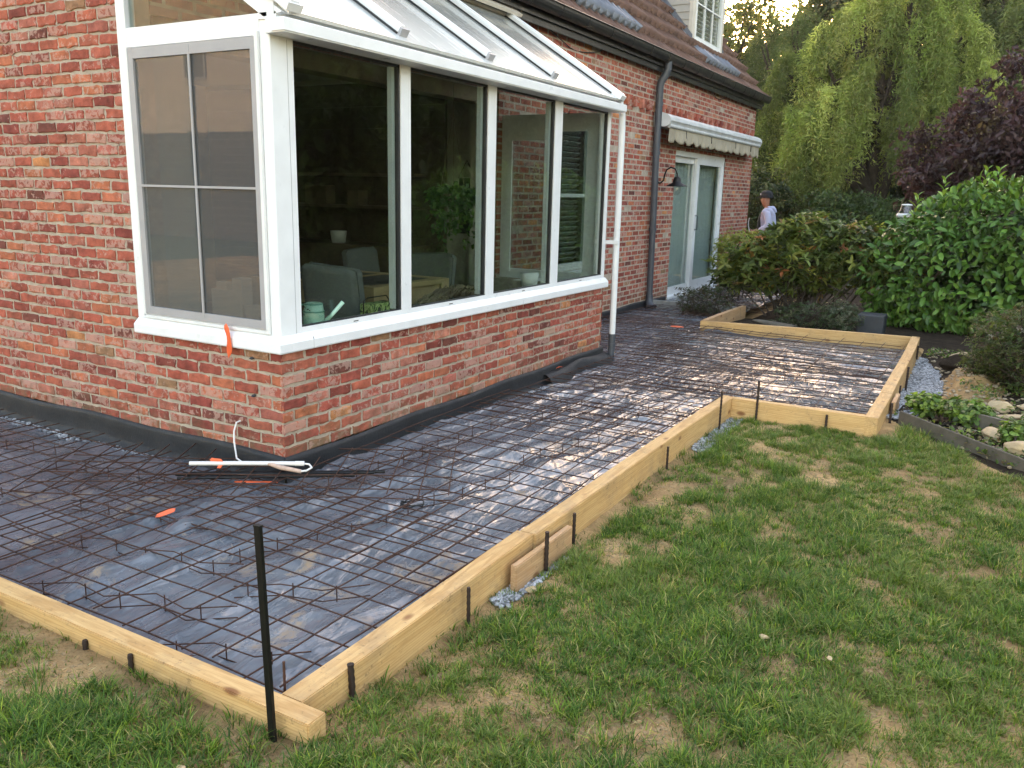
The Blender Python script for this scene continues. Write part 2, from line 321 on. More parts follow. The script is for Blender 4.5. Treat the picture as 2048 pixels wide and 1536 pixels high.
# ------------------------------------------------------------------ bricks
def brickcols(n, far=False):
    base = np.array([(.385, .108, .068), (.335, .086, .058), (.25, .060, .045), (.46, .148, .078), (.56, .235, .095), (.38, .125, .088), (.17, .055, .042), (.30, .165, .09), (.46, .175, .12)])
    w = np.array([.28, .25, .13, .08, .02, .15, .03, .02, .05]); w /= w.sum()
    c = base[RNG.choice(len(base), n, p=w)]*(.86+.28*RNG.random((n, 1))); c = c*(1+.08*(RNG.random((n, 3))-.5))
    a = np.clip(RNG.normal(.40, .08, n), 0, .62)+ (RNG.random(n) < .05)*.10
    return np.concatenate([c, a[:, None]], 1)
def brick_wall(name, o, u, nrm, L, z0, z1, holes=(), parent=None, start=0., fine=True, mod=.1865, ch=.0657, mort=.0168, seed=0, back=.19, sel=None, flip=0, top=None, vj=None, rec=.014):
    """running bond: o origin, u along, nrm outwards; holes (s0,s1,z0,z1); top(s)->max z"""
    o = np.array(o, float); u = np.array(u, float); nr = np.array(nrm, float); S = []
    k0 = 0; rows = int(math.ceil((z1-z0)/ch))
    for k in range(rows):
        za = z0+k*ch; zb = min(za+ch-mort, z1)
        if zb-za < .012: continue
        ph = start+(-mod/2 if (k+flip) % 2 else 0); n = int((L-ph)/mod)+2
        for j in range(n):
            a = ph+j*mod; b = a+mod-(vj or mort)+RNG.uniform(-.003, .003)*(1 if fine else .5); a = max(a, 0); b = min(b, L)
            if b-a < .03: continue
            iv = [(a, b)]
            for h in holes:
                if h[2] < (za+zb)/2 < h[3]:
                    nv = []
                    for p, q in iv:
                        if q <= h[0] or p >= h[1]: nv.append((p, q)); continue
                        if p < h[0]: nv.append((p, h[0]))
                        if q > h[1]: nv.append((h[1], q))
                    iv = nv
            for p, q in iv:
                if q-p > .02 and (top is None or top((p+q)/2) > zb): S.append((p, q, za+RNG.uniform(-.003, .002), zb+RNG.uniform(-.003, .003)))
    S = np.array(S); n = len(S)
    tu = np.array([0, 0, .04, .25, .5, .75, .96, 1, 1]) if fine else np.array([0, 0, 1, 1.]); tv = np.array([0, 0, .1, .5, .9, 1, 1]) if fine else np.array([0, 0, 1, 1.])
    nu, nv = len(tu), len(tv); UU, VV = np.meshgrid(tu, tv, indexing='ij')
    sk = (np.arange(nu)[:, None] % (nu-1) == 0) | (np.arange(nv)[None, :] % (nv-1) == 0)
    bd = ~sk & ((np.isin(np.arange(nu), (1, nu-2))[:, None]) | (np.isin(np.arange(nv), (1, nv-2))[None, :]))
    s = S[:, 0, None, None]+(S[:, 1]-S[:, 0])[:, None, None]*UU; z = S[:, 2, None, None]+(S[:, 3]-S[:, 2])[:, None, None]*VV
    d = np.where(sk, -rec, np.where(bd, -.0035, 0.))[None]+RNG.normal(0, .0015 if fine else .001, n)[:, None, None]
    if fine:
        jit = RNG.normal(0, .0036, (2, n, nu, nv)); e = (bd | sk)[None]; tie = ~sk[None]
        s = s+np.where(e & tie, jit[0], 0); z = z+np.where(e & tie, jit[1], 0); d = d+np.where(tie, RNG.normal(0, .0009, (n, nu, nv)), 0)
        chip = (RNG.random((n, nu, nv)) < .06) & bd[None]; d = d-chip*.008
        z = z+.006*(vnoise(s*1.3+o[0]*3, z*2.2, o[1])-.5)*np.clip(s/.3, 0, 1)
        s = np.clip(s, -.0005, L)
    P = o+s[..., None]*u+d[..., None]*nr; P[..., 2] += z
    f = gridfaces(nu, nv); Fs = (f[None]+(np.arange(n)*nu*nv)[:, None, None]).reshape(-1, 4)
    if np.cross(u, [0, 0, 1]) @ nr < 0: Fs = Fs[:, ::-1]
    col = np.repeat(brickcols(n), nu*nv, 0)
    # mortar backing as cells around the holes
    ss = sorted({0, L, *[h[0] for h in holes], *[h[1] for h in holes]}); zz = sorted({z0, z1, *[h[2] for h in holes], *[h[3] for h in holes]})
    ss = [min(max(q, .0085), L-.0085) for q in ss if 0 <= q <= L]; zz = [q for q in zz if z0 <= q <= z1]; Bv = []; Bf = []
    for a, b in zip(ss[:-1], ss[1:]):
        for c_, d_ in zip(zz[:-1], zz[1:]):
            if any(h[0] <= (a+b)/2 <= h[1] and h[2] <= (c_+d_)/2 <= h[3] for h in holes): continue
            bb = len(Bv); 
            for dd in (-.0075 if fine else -.0055, -back):
                for p, q in ((a, c_), (b, c_), (b, d_), (a, d_)):
                    w = o+p*u+dd*nr; w = w+np.array([0, 0, q]); Bv.append(w)
            q = [(0, 1, 2, 3), (7, 6, 5, 4), (0, 4, 5, 1), (1, 5, 6, 2), (2, 6, 7, 3), (3, 7, 4, 0)]; Bf += [[bb+i for i in t] for t in q]
    Bv = np.array(Bv); Bf = np.array(Bf)+len(P.reshape(-1, 3))
    V = np.concatenate([P.reshape(-1, 3), Bv]); F = np.concatenate([Fs, Bf]); C = np.concatenate([col, np.tile([.3, .25, .2, 0], (len(Bv), 1))])
    mi = np.concatenate([np.zeros(len(Fs), int), np.ones(len(Bf), int)])
    ob = npmesh(name, V, F, [M['brick'], M['mortar']], parent, C, smooth=False, midx=mi)
    return ob

# ------------------------------------------------------------------ house
house = empty("brick_house", (-1.1, 0, 0), label="long red brick house with clay tile roof, dormers and black gutter", cat="house")
def rel(o, root):   # keep world placement while parented to an Empty that is not at the origin
    o.parent = root; o.matrix_parent_inverse = Matrix.Translation(root.location).inverted() if not root.rotation_euler.z else (Matrix.Translation(root.location) @ Matrix.Rotation(root.rotation_euler.z, 4, 'Z')).inverted(); return o
ZB = -.22; XW = -1.1; YE = 13.34; ZW = 3.2
DOOR = (9.05, 11.58, ZB, 2.08); WIN2 = (5.0, 6.2, .55, 2.3)
# gable wall (runs left from the bay), rises to a gable beyond the picture
roofz = lambda x: 3.33+1.2*(-1.1-x) if x > -4.6 else 3.33+1.2*(3.5)-1.2*(-4.6-x)
rel(brick_wall("gable_wall", (0, 0, 0), (-1, 0, 0), (0, -1, 0), 4.1, .0, 3.4, start=0., flip=1, holes=[(0, 1.1, .6, 3.4)]), house)
rel(brick_wall("gable_wall", (-4.1, 0, 0), (-1, 0, 0), (0, -1, 0), 4.0, .0, 3.4, start=.04, fine=False), house)
g = MB(); g.prism([(-1.1, 0, 3.4), (-1.2, 0, 3.4), (-4.6, 0, 7.4), (-8.0, 0, 3.4)], (0, .01, 0), (0, .2, 0)); 
rel(g.build("gable_top", M['mortar']), house)
# long wall to the right of the bay
DENT = 2.64
rel(brick_wall("side_wall", (XW, 4.0, 0), (0, 1, 0), (1, 0, 0), YE-4.0, ZB, ZW, holes=[(DOOR[0]-4.0, DOOR[1]-4.0, ZB, DOOR[3]), (WIN2[0]-4.0, WIN2[1]-4.0, WIN2[2], WIN2[3])], fine=False, mod=.215, vj=.027, mort=.0185), house)
rel(brick_wall("side_wall", (XW, .2, 0), (0, 1, 0), (1, 0, 0), 3.79, 2.35, ZW, fine=False, mod=.215, vj=.027, mort=.0185), house)
rel(brick_wall("end_wall", (XW-.01, YE, 0), (-1, 0, 0), (0, 1, 0), 7, ZB, ZW, fine=False), house)
# dentil course of projecting headers
for i in range(int((YE-4.05)/.25)):
    Vb = []; Fb = []; Cb = []
    for (dy, a_, b_) in ((0, DENT-.125, DENT), (.0765, DENT-.055, DENT)):
        bb = len(Vb); y = 4.02+i*.25+dy; Vb += [(XW+dx, y+oy, dz) for dx in (-.02, .045) for oy, dz in ((0, a_), (.076, a_), (.076, b_), (0, b_))]
        Fb += [[bb+k for k in t] for t in ((4, 5, 6, 7), (0, 1, 5, 4), (1, 2, 6, 5), (2, 3, 7, 6), (3, 0, 4, 7))]; Cb += [tuple(brickcols(1)[0])]*8
    rel(npmesh("dentil_brick", np.array(Vb), np.array(Fb), [M['brick']], None, np.array(Cb), smooth=False), house)
# roof
def roof_surface(y0, y1, name, off=0., tmin=0., tmax=5.4, mat='tile', step=.33, edge=None):
    ys = np.arange(y0, y1, .0235); rows = []
    ts = []
    k = int(tmin/step)
    while k*step < tmax:
        a, b = max(k*step, tmin), min((k+1)*step, tmax)
        ts += [(a, -.01, k), (a+1e-3, .054, k), ((a+b)/2, .024, k), (b-1e-3, 0., k)]; k += 1
    T = np.array([t[0] for t in ts]); O = np.array([t[1] for t in ts]); K = np.array([t[2] for t in ts])
    TT, YY = np.meshgrid(T, ys, indexing='ij'); w = np.abs(((YY/.185+.0*K[:, None]) % 1)-.5)*2; wave = (.022*np.cos(w*math.pi)+.013*np.cos(3*w*math.pi))*(1+.7*(O[:, None] > .05))
    hh = O[:, None]+wave+off+.006*(vnoise(K[:, None]*3.7+TT*0, np.floor(YY/.185)*1.3)-.5)
    cs, sn = 1/math.hypot(1, 1.2), 1.2/math.hypot(1, 1.2)
    X = -.99-TT*cs+hh*sn; Z = 3.20+TT*sn+hh*cs
    V = np.stack([X, YY, Z], -1).reshape(-1, 3); Fq = gridfaces(len(T), len(ys))[:, ::-1]
    return npmesh(name, V, Fq, [M[mat]], smooth=True)
rel(roof_surface(-.15, 13.44, "roof_tiles"), house)
g = MB(); g.prism([(-1.02, 0, 3.16), (-4.6, 0, 7.44), (-8.2, 0, 3.16), (-8.2, 0, 3.05), (-4.6, 0, 7.3), (-1.02, 0, 3.02)], (0, -.1, 0), (0, 13.40, 0)); rel(g.build("roof_deck", M['black_metal']), house)
g = MB()   # half-round gutter with thickness
prof = [(-.985+.056+.056*math.cos(a), 0, 3.235+.100*math.sin(a)) for a in np.linspace(math.pi, 2*math.pi, 11)]
inn = [(-.985+.056+.050*math.cos(a), 0, 3.235+.093*math.sin(a)) for a in np.linspace(2*math.pi, math.pi, 11)]
g.prism(prof+inn, (0, -.1, 0), (0, 13.46, 0))
g.tube([(-.869, -.1, 3.238), (-.869, 13.46, 3.238)], .008, 6)
for y in np.arange(.5, 13.4, .62): g.tube([(-.929+.0575*math.cos(a), y, 3.235+.102*math.sin(a)) for a in np.linspace(math.pi, 2*math.pi, 9)], .006, 5)
gutter = rel(g.build("gutter", M['black_metal']), house)
g = MB(); g.box(-1.09, -.99, -.1, 13.42, 3.085, 3.20); rel(g.build("fascia_board", M['black_metal']), house)
g = MB()
for y0, y1 in ((4.9, 6.3), (10.4, 11.3)):
    g = MB(); g.tube([(-1.088+.02*math.sin(t*9), y0+(y1-y0)*t, 3.07-.13*math.sin(t*math.pi)**.7*(1 if y0 < 6 else .8)) for t in np.linspace(0, 1, 14)], .006, 5)
    rel(g.build("loose_cable", M['rubber']), house)
# downpipe with swan neck and shoe
g = MB(); py = 8.10
g.tube([(-.945, py-.03, 3.15), (-.945, py-.03, 3.06), (-.96, py-.035, 3.0), (-1.02, py-.055, 2.90), (-1.03, py-.06, 2.84), (-1.03, py-.06, 2.0)], [.05, .05, .052, .052, .05, .048], 14)
g.tube([(-1.03, py-.06, 2.02), (-1.03, py-.02, .95)], .046, 14); g.tube([(-1.03, py-.02, .97), (-1.03, py+.01, .02)], .044, 14)
g.tube([(-1.03, py+.01, .05), (-1.03, py+.01, -.06), (-.98, py-.02, -.13)], [.05, .055, .085], 14)
for z in (2.62, 1.98, .96): g.tube([(-1.03, py-.05 if z > 1.5 else py-.02, z-.02), (-1.03, py-.05 if z > 1.5 else py-.02, z+.025)], .054, 14)
rel(g.build("downpipe", M['zinc']), house)
# dormers
def dormer(y0, y1, zb, x=-1.47):
    d = MB(); T = zb+1.75
    d.box(x-.06, x, y0, y0+.13, zb, T, bev=.004); d.box(x-.06, x, y1-.13, y1, zb, T, bev=.004); d.box(x-.06, x-.004, y0+.13, y1-.13, zb, zb+.09); d.box(x-.06, x-.004, y0+.13, y1-.13, T-.16, T)
    fr = rel(d.build("dormer", M['cream']), house)
    for yy, s in ((y0, -1), (y1, 1)):
        c = MB()
        for i in range(16):
            z = zb-.05+i*.112
            c.prism([(0, 0, z), (0, s*.018, z), (0, s*.006, z+.118), (0, 0, z+.118)], (x-.03, yy+s*.0+(-s*.02), 0), (x-2.2, yy+(-s*.02), 0))
        c.build("cladding", M['clad'], fr)
    r_ = MB(); r_.box(x-2.4, x+.12, y0-.12, y1+.12, T, T+.14); r_.build("dormer_roof", M['cream'], fr)
    a, b = y0+.13, y1-.13; zl, zh = zb+.17, T-.16
    w = MB(); w.box(x-.05, x+.012, a, a+.055, zl-.06, zh, bev=.003); w.box(x-.05, x+.012, b-.055, b, zl-.06, zh, bev=.003); w.box(x-.05, x+.010, a+.055, b-.055, zl-.06, zl); w.box(x-.05, x+.010, a+.055, b-.055, zh-.05, zh)
    w.box(x-.06, x+.045, a-.01, b+.01, zl-.1, zl-.065, bev=.004)
    nb = 3
    for i in range(1, nb): yy = a+.055+(b-a-.11)*i/nb; w.box(x-.028, x-.002, yy-.011, yy+.011, zl, zh-.05)
    for zz in (zl+.5, zl+1.0):
        if zz < zh-.1: w.box(x-.027, x-.003, a+.055, b-.055, zz-.011, zz+.011)
    w.build("window", M['white'], fr)
    gl = MB(); gl.box(x-.022, x-.016, a+.05, b-.05, zl-.005, zh-.045); gl.build("pane", M['glass_clear'], fr)
    sh = MB()
    for z in np.arange(zl+.03, zh-.05, .062):
        for q0, q1 in ((a+.09, (a+b)/2-.03), ((a+b)/2+.03, b-.09)): sh.prism([(x-.10, 0, z), (x-.055, 0, z+.020), (x-.055, 0, z+.013), (x-.10, 0, z-.008)], (0, q0, 0), (0, q1, 0))
    for yy in (a+.05, (a+b)/2-.03, b-.1): sh.box(x-.12, x-.06, yy, yy+.05, zl, zh)
    sh.build("shutter", M['white'], fr)
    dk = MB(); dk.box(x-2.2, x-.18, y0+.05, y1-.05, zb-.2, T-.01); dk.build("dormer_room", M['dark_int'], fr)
    # lead: draped apron and stepped side flashing
    sl = (zb-3.20)/1.2*math.hypot(1, 1.2)
    ap = roof_surface(y0-.1, y1+.1, "lead_apron", off=.012, tmin=max(0, sl-.38), tmax=sl+.10, mat='lead', step=5); ap.parent = fr
    cs, sn = 1/math.hypot(1, 1.2), 1.2/math.hypot(1, 1.2)
    for yy, s in ((y0, -1), (y1, 1)):
        sf = MB()
        p0 = Vector((x+.02, yy, 3.2+(-.99-x-.02)*1.2+.03)); p1 = Vector((x-2.1, yy, 3.2+(-.99-x+2.1)*1.2+.03))
        sf.add([p0+Vector((0, s*.02, .02)), p1+Vector((0, s*.02, .02)), p1+Vector((0, s*.16, .035)), p0+Vector((0, s*.16, .035)), p0+Vector((0, s*.022, .12)), p1+Vector((0, s*.022, .12))], [(0, 1, 2, 3), (0, 1, 5, 4)])
        sf.build("lead_flashing", M['lead'], fr)
    for ch in fr.children: ch.matrix_parent_inverse = Matrix.Translation(house.location); ch.matrix_parent_inverse = Matrix.Identity(4)
    return fr
dormer(10.46, 12.12, 3.74); dormer(5.75, 7.40, 3.72)
# sliding door of the house
d = MB(); y0, y1, zb, zt = DOOR; xo = XW-.02
d.box(xo-.11, xo, y0, y0+.035, zb+.09, zt-.0); d.box(xo-.11, xo+.005, y1-.075, y1, zb+.09, zt, bev=.003); d.box(xo-.11, xo, y0+.035, y1-.075, zt-.075, zt); d.box(xo-.11, xo+.03, y0+.01, y1, zb+.07, zb+.14, bev=.004)
door = rel(d.build("sliding_door", M['pvc']), house)
def sash(a, b, z0, z1, x, w=(.1, .1), wb=.12, wt=.09, t=.045, name="door_leaf", par=None, mat='pvc'):
    s = MB(); s.box(x-t, x, a, a+w[0], z0, z1, bev=.003); s.box(x-t, x, b-w[1], b, z0, z1, bev=.003); s.box(x-t, x-.001, a+w[0], b-w[1], z0, z0+wb); s.box(x-t, x-.001, a+w[0], b-w[1], z1-wt, z1)
    q = s.build(name, M[mat], par); g_ = MB(); g_.box(x-t*.6, x-t*.6+.006, a+w[0]-.004, b-w[1]+.004, z0+wb-.004, z1-wt+.004); g_.build("pane", M['glass'], par); return q
sash(y0+.035, 10.28, zb+.14, zt-.075, xo-.055, (.07, .13), par=door); sash(10.14, y1-.075, zb+.14, zt-.075, xo-.004, (.13, .10), wb=.16, par=door)
hd = MB(); hd.tube([(xo-.0, 10.2, .9), (xo+.04, 10.2, .9), (xo+.04, 10.2, 1.12), (xo, 10.2, 1.12)], .009, 8); hd.build("handle", M['zinc'], door)
ys = np.linspace(y0+.05, y1-.05, 160); zs = np.array([zb+.1, 1.0, zt]); YY, ZZ = np.meshgrid(ys, zs, indexing='ij')
XX = xo-.175+.03*np.sin(YY*34)+.014*np.sin(YY*71+1)+.0*ZZ; cu = npmesh("curtain", np.stack([XX, YY, ZZ], -1).reshape(-1, 3), gridfaces(160, 3), [M['curtain']], door)
for ch in door.children: ch.matrix_parent_inverse = Matrix.Identity(4)
g = MB(); g.box(XW-.2, XW+.07, y0-.0, y1+.04, ZB-.03, ZB+.066, bev=.008); rel(g.build("door_step", M['concrete']), house)
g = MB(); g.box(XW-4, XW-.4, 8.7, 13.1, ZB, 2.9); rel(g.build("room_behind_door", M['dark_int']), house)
# shuttered window seen through the bay
y0, y1, z0, z1 = WIN2; d = MB(); x = XW-.03
for a, b in ((y0, y0+.07), (y1-.07, y1)): d.box(x-.07, x, a, b, z0, z1)
d.box(x-.07, x-.002, y0+.07, y1-.07, z0, z0+.08); d.box(x-.07, x-.002, y0+.07, y1-.07, z1-.08, z1); d.box(x-.06, x-.01, y0+.07, y1-.07, 1.38, 1.42); d.box(x-.05, XW+.05, y0-.03, y1+.03, z0-.05, z0-.002, bev=.005)
w2 = rel(d.build("shuttered_window", M['white']), house); sh = MB()
for z in np.arange(z0+.1, z1-.12, .06):
    for a, b in ((y0+.1, (y0+y1)/2-.03), ((y0+y1)/2+.03, y1-.1)): sh.prism([(x-.16, 0, z), (x-.11, 0, z+.035), (x-.105, 0, z+.028), (x-.155, 0, z-.007)], (0, a, 0), (0, b, 0))
sh.build("shutter", M['white'], w2); g_ = MB(); g_.box(x-.04, x-.034, y0+.06, y1-.06, z0+.07, z1-.07); g_.build("pane", M['glass'], w2)
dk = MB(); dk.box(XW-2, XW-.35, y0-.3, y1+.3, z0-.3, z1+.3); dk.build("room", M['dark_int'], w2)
for ch in w2.children: ch.matrix_parent_inverse = Matrix.Identity(4)
# ------------------------------------------------------------------ conservatory bay
BL = 4.13; cons = empty("conservatory", (0, 0, 0), label="white framed conservatory bay with glass lean-to roof on low brick base", cat="conservatory")
brick_wall("brick_base", (0, 0, 0), (0, 1, 0), (1, 0, 0), BL, 0., .6, parent=cons, start=.0, flip=0)
brick_wall("brick_base", (0, BL, 0), (-1, 0, 0), (0, 1, 0), 1.1, -.1, .6, parent=cons, fine=False)
# sill, mitred at the corner: profile swept along gable side, right side and end
def sill():
    pr = [(-.0, .575), (.036, .575), (.040, .582), (.040, .625), (.034, .633), (.004, .662), (-.06, .662), (-.06, .62), (-.0, .61)]
    n = len(pr); pts = []
    for p, z in pr: pts.append([(-1.125, -p, z), (p, -p, z), (p, BL+.02+p*0, z)])
    v = []; f = []
    for k in range(3): v += [pts[i][k] for i in range(n)]
    for k in range(2): f += [(k*n+i, k*n+(i+1) % n, (k+1)*n+(i+1) % n, (k+1)*n+i) for i in range(n)]
    f += [tuple(range(n)), tuple(range(2*n, 3*n))[::-1]]
    m = MB(); m.add(v, f); return m
sill().build("window_sill", M['pvc'], cons)
ZG0, ZG1 = .69, 2.132
# corner post with double step
m = MB(); m.box(-.062, .0, 0, .06, .662, 2.24, bev=.003); m.box(-.06, .0035, .0035, .115, .661, 2.21, bev=.003); m.build("corner_post", M['pvc'], cons)
for q in ((-.0627, -.0612, -.0008, .001, .664, 2.13), (-.0012, .0042, .1145, .1158, .664, 2.13), (.036, .0408, .205, .2062, .578, .640), (-.0012, .0016, .05, .0512, .664, 2.13)):
    m = MB(); m.box(*q); m.build("joint_line", M['screen'], cons)
for a_, b_ in PN if 'PN' in globals() else [(.160, 1.038), (1.134, 2.025), (2.134, 3.040), (3.166, 4.072)]:
    m = MB(); m.box(.0, .0022, (a_+b_)/2-.02, (a_+b_)/2+.02, .672, .677); m.build("drain_slot", M['rubber'], cons)
# left (gable side) frame
m = MB(); m.box(-1.125, -1.052, -.006, .06, .662, 3.02, bev=.004); m.box(-1.052, -.062, -.004, .06, 2.135, 2.235, bev=.003); m.box(-1.052, -.062, -.002, .06, .6625, .69); m.box(-.105, -.062, -.003, .055, .69, 2.135)
sl = (3.0-2.23)/(1.1+.1)   # rake above the transom
m.prism([(-1.052, 0, 2.97-.10), (-1.052, 0, 2.97), (.10, 0, 2.23), (-.02, 0, 2.215)], (0, -.008, 0), (0, .06, 0))
m.build("window_frame", M['pvc'], cons)
m = MB(); m.box(-1.06, -1.045, -.014, -.004, .68, 2.14); m.box(-.082, -.06, -.018, -.004, .668, 2.155, bev=.002); m.box(-1.06, -.082, -.014, -.004, .668, .685); m.build("frame_cover_strip", M['pvc2'], cons)
m = MB(); a, b = -1.045, -.085
for q in ((a, a+.042), (b-.035, b)): m.box(q[0], q[1], -.012, .012, ZG0, ZG1, bev=.002)
m.box(a+.042, b-.035, -.011, .012, ZG0, ZG0+.045); m.box(a+.042, b-.035, -.011, .012, ZG1-.055, ZG1); m.box(-.569, -.555, -.013, -.004, ZG0+.02, ZG1-.01, bev=.002); m.box(a+.01, b-.005, -.0135, -.005, 1.405, 1.417)
scr = m.build("insect_screen", M['screen'], cons)
m = MB(); m.box(a+.04, b-.033, .0, .004, ZG0+.04, ZG1-.05); m.build("screened_pane", M['glass_net'], cons)
m = MB(); m.add([(-1.05, .02, 2.235), (-.06, .02, 2.235), (-.06, .02, 2.25), (-1.05, .02, 2.88), (-1.05, .026, 2.235), (-.06, .026, 2.235), (-.06, .026, 2.25), (-1.05, .026, 2.88)], [(0, 1, 2, 3), (7, 6, 5, 4), (0, 4, 5, 1), (2, 6, 7, 3)]); m.build("gable_pane", M['glass'], cons)
# right side frames, four panes
PN = [(.160, 1.038), (1.134, 2.025), (2.134, 3.040), (3.166, 4.072)]
m = MB(); m.box(-.06, .0, .115, BL, .6625, .692); m.box(-.06, .0, .115, BL, 2.135, 2.19)
edges = [.115]+[e for p in PN for e in p]+[BL]
for i in range(0, len(edges), 2): m.box(-.058, .001 if 0 < i < 8 else .0008, edges[i], edges[i+1], .692, 2.135, bev=.002)
m.build("window_frame", M['pvc'], cons)
for k, (a, b) in enumerate(PN):
    r_ = MB(); t = .012
    r_.box(-.03, -.008, a, a+t*.5, .692, 2.135); r_.box(-.034, -.008, b-t*1.5, b, .692, 2.135); r_.box(-.03, -.008, a, b, 2.122, 2.135); r_.box(-.03, -.006, a, b, .692, .698)
    r_.build("gasket", M['rubber'], cons)
    r_ = MB(); r_.box(-.066, -.034, b-.045, b-.002, .70, 2.12); r_.build("glazing_bead", M['pvc2'], cons)
    g_ = MB(); g_.box(-.026, -.020, a+.003, b-.008, .696, 2.128); g_.build("pane", M['glass'], cons)
# end wall glazing (y = BL) : door and side panel
m = MB(); yb = BL-.06
for a, b in ((-1.1, -1.03), (-.62, -.52), (-.2, -.06)): m.box(a, b, yb, yb+.06, .6, 2.135)
m.box(-1.03, -.06, yb+.002, yb+.058, 1.98, 2.135); m.box(-1.03, -.06, yb+.002, yb+.058, .6, .69); m.box(-1.04, -.62, yb-.02, yb, 1.90, 1.98); m.box(-1.04, -.98, yb-.02, yb, .66, 1.9)
m.build("end_frame", M['pvc2'], cons); g_ = MB(); g_.box(-1.03, -.62, yb+.025, yb+.031, .69, 1.98); g_.box(-.52, -.2, yb+.025, yb+.031, .69, 1.98); g_.build("end_pane", M['glass'], cons)
m = MB(); m.tube([(-.57, yb, 1.16), (-.57, yb-.05, 1.16), (-.46, yb-.055, 1.16)], .01, 8); m.box(-.585, -.555, yb-.012, yb, 1.06, 1.24, bev=.003); m.build("door_handle", M['iron'], cons)
# eaves beam / gutter box, soffit
m = MB(); m.box(.0, .125, -.022, BL+.03, 2.137, 2.205, bev=.004); m.box(.045, .1315, -.03, BL+.036, 2.144, 2.2, bev=.002); m.box(-.06, .06, -.008, BL+.01, 2.2055, 2.235)
m.build("eaves_gutter", M['pvc'], cons)
m = MB(); m.box(.0035, .05, -.012, .03, 2.15, 2.4); m.box(.07, .105, BL-.04, BL+.01, 2.206, 2.30); m.build("end_cap", M['pvc'], cons)
# roof: glass sheet, rafters with grey end caps
E0 = Vector((.115, 0, 2.222)); E1 = Vector((-1.09, 0, 3.005)); sv = (E1-E0); sn = Vector((-sv.z, 0, sv.x)).normalized()*-1
if sn.z < 0: sn = -sn
def roofq(y0, y1, s0, s1, h0, h1):
    A = E0+sv*s0; B = E0+sv*s1; v = []
    for y in (y0, y1): v += [A+sn*h0+Vector((0, y, 0)), B+sn*h0+Vector((0, y, 0)), B+sn*h1+Vector((0, y, 0)), A+sn*h1+Vector((0, y, 0))]
    return v, [(0, 1, 2, 3), (7, 6, 5, 4), (0, 4, 5, 1), (1, 5, 6, 2), (2, 6, 7, 3), (3, 7, 4, 0)]
def roofglass():
    n = NT("dirty_sheen_roof_glass"); v = n.vec((1.0, 9, 1.0)); st = n.noise(2.2, 6, .75, v, .4); hx = n.n("ShaderNodeSeparateXYZ"); n.l(n.co.outputs['Object'], hx.inputs[0])
    up = n.n("ShaderNodeMapRange"); up.inputs[1].default_value = .05; up.inputs[2].default_value = -.55; n.l(hx.outputs[0], up.inputs[0])
    fac = n.mix(1., up.outputs[0], n.ramp(st, [(.32, .25), (.6, 1.)]), 'MULTIPLY'); dots = n.noise(70, 4, .8); fac = n.mix(1., fac, n.ramp(dots, [(.3, .4), (.55, 1.)]), 'MULTIPLY')
    c = n.mix(fac, (.88, .89, .86), (.12, .13, .09)); r = n.ramp(st, [(.3, .10), (.7, .35)])  # algae streaks towards the top; lower part whitened to imitate blown-out sky sheen
    n.set(c, r, n.bump(dots, .15, .002), spec=1.0, IOR=1.6, Coat_Weight=.6, Coat_Roughness=.05)
    tr = n.n("ShaderNodeBsdfTransparent"); tr.inputs[0].default_value = (.75, .75, .68, 1); mx = n.n("ShaderNodeMixShader"); mx.inputs[0].default_value = .22; n.l(n.p.outputs[0], mx.inputs[1]); n.l(tr.outputs[0], mx.inputs[2]); n.l(mx.outputs[0], n.out.inputs[0]); return n.m
M['roofglass'] = roofglass()
m = MB(); m.add(*roofq(.02, BL-.02, -.0, 1., 0, .018)); m.build("roof_glass", M['roofglass'], cons)
RY = [.03, .97, 1.92, 2.86, 4.03]
for i, y in enumerate(RY):
    m = MB(); w = .032 if 0 < i < 4 else .05; m.add(*roofq(y-w, y+w, .06 if 0 < i < 4 else -.01, 1.0, .019, .058)); m.add(*roofq(y-w*.6, y+w*.6, .065 if 0 < i < 4 else 0, 1., .0585, .068))
    rf = m.build("rafter", M['pvc'], cons)
    s = MB(); s.add(*roofq(y+w, y+w+.012, .06, 1., .019, .03)); s.add(*roofq(y-w-.012, y-w, .06, 1., .019, .03)); s.build("seal", M['rubber'], rf)
    if 0 < i < 4: s = MB(); s.add(*roofq(y-w-.003, y+w+.003, .045, .0595, .018, .062)); s.build("end_cap", M['screen'], rf)
m = MB(); m.add(*roofq(.0, BL+.02, .93, 1.0, .07, .10)); m.box(-1.095, -1.03, .0, BL-.1, 3.0, 3.068); m.build("wall_flashing", M['cream'], cons)
# white rainwater pipe
m = MB(); yp = BL+.10; m.tube([(.07, yp-.02, 2.14), (.068, yp-.0, 2.0), (.062, yp+.02, .10)], .029, 14); m.build("rainwater_pipe", M['pvc'], cons)
m = MB(); m.tube([(.062, yp+.02, .12), (.062, yp+.02, -.15)], .033, 14); m.tube([(.062, yp+.02, .03), (.062, yp+.02, -.0)], .038, 14); m.build("pipe_collar", M['zinc'], cons)
m = MB(); m.box(-.03, .10, yp-.03, yp-.012, .97, 1.005); m.build("pipe_bracket", M['pvc'], cons)
m = MB(); m.lathe([(0, -.004), (.011, -.002), (.012, .004), (.005, .006), (0, .007)], seg=10); sc_ = m
for zz in (.525, .318):
    s = MB(); s.tube([(-.208, .002, zz), (-.208, -.012, zz)], .0085, 8); s.tube([(-.208, -.012, zz), (-.208, -.022, zz)], .004, 6); s.build("wall_plug", M['zinc'], cons)

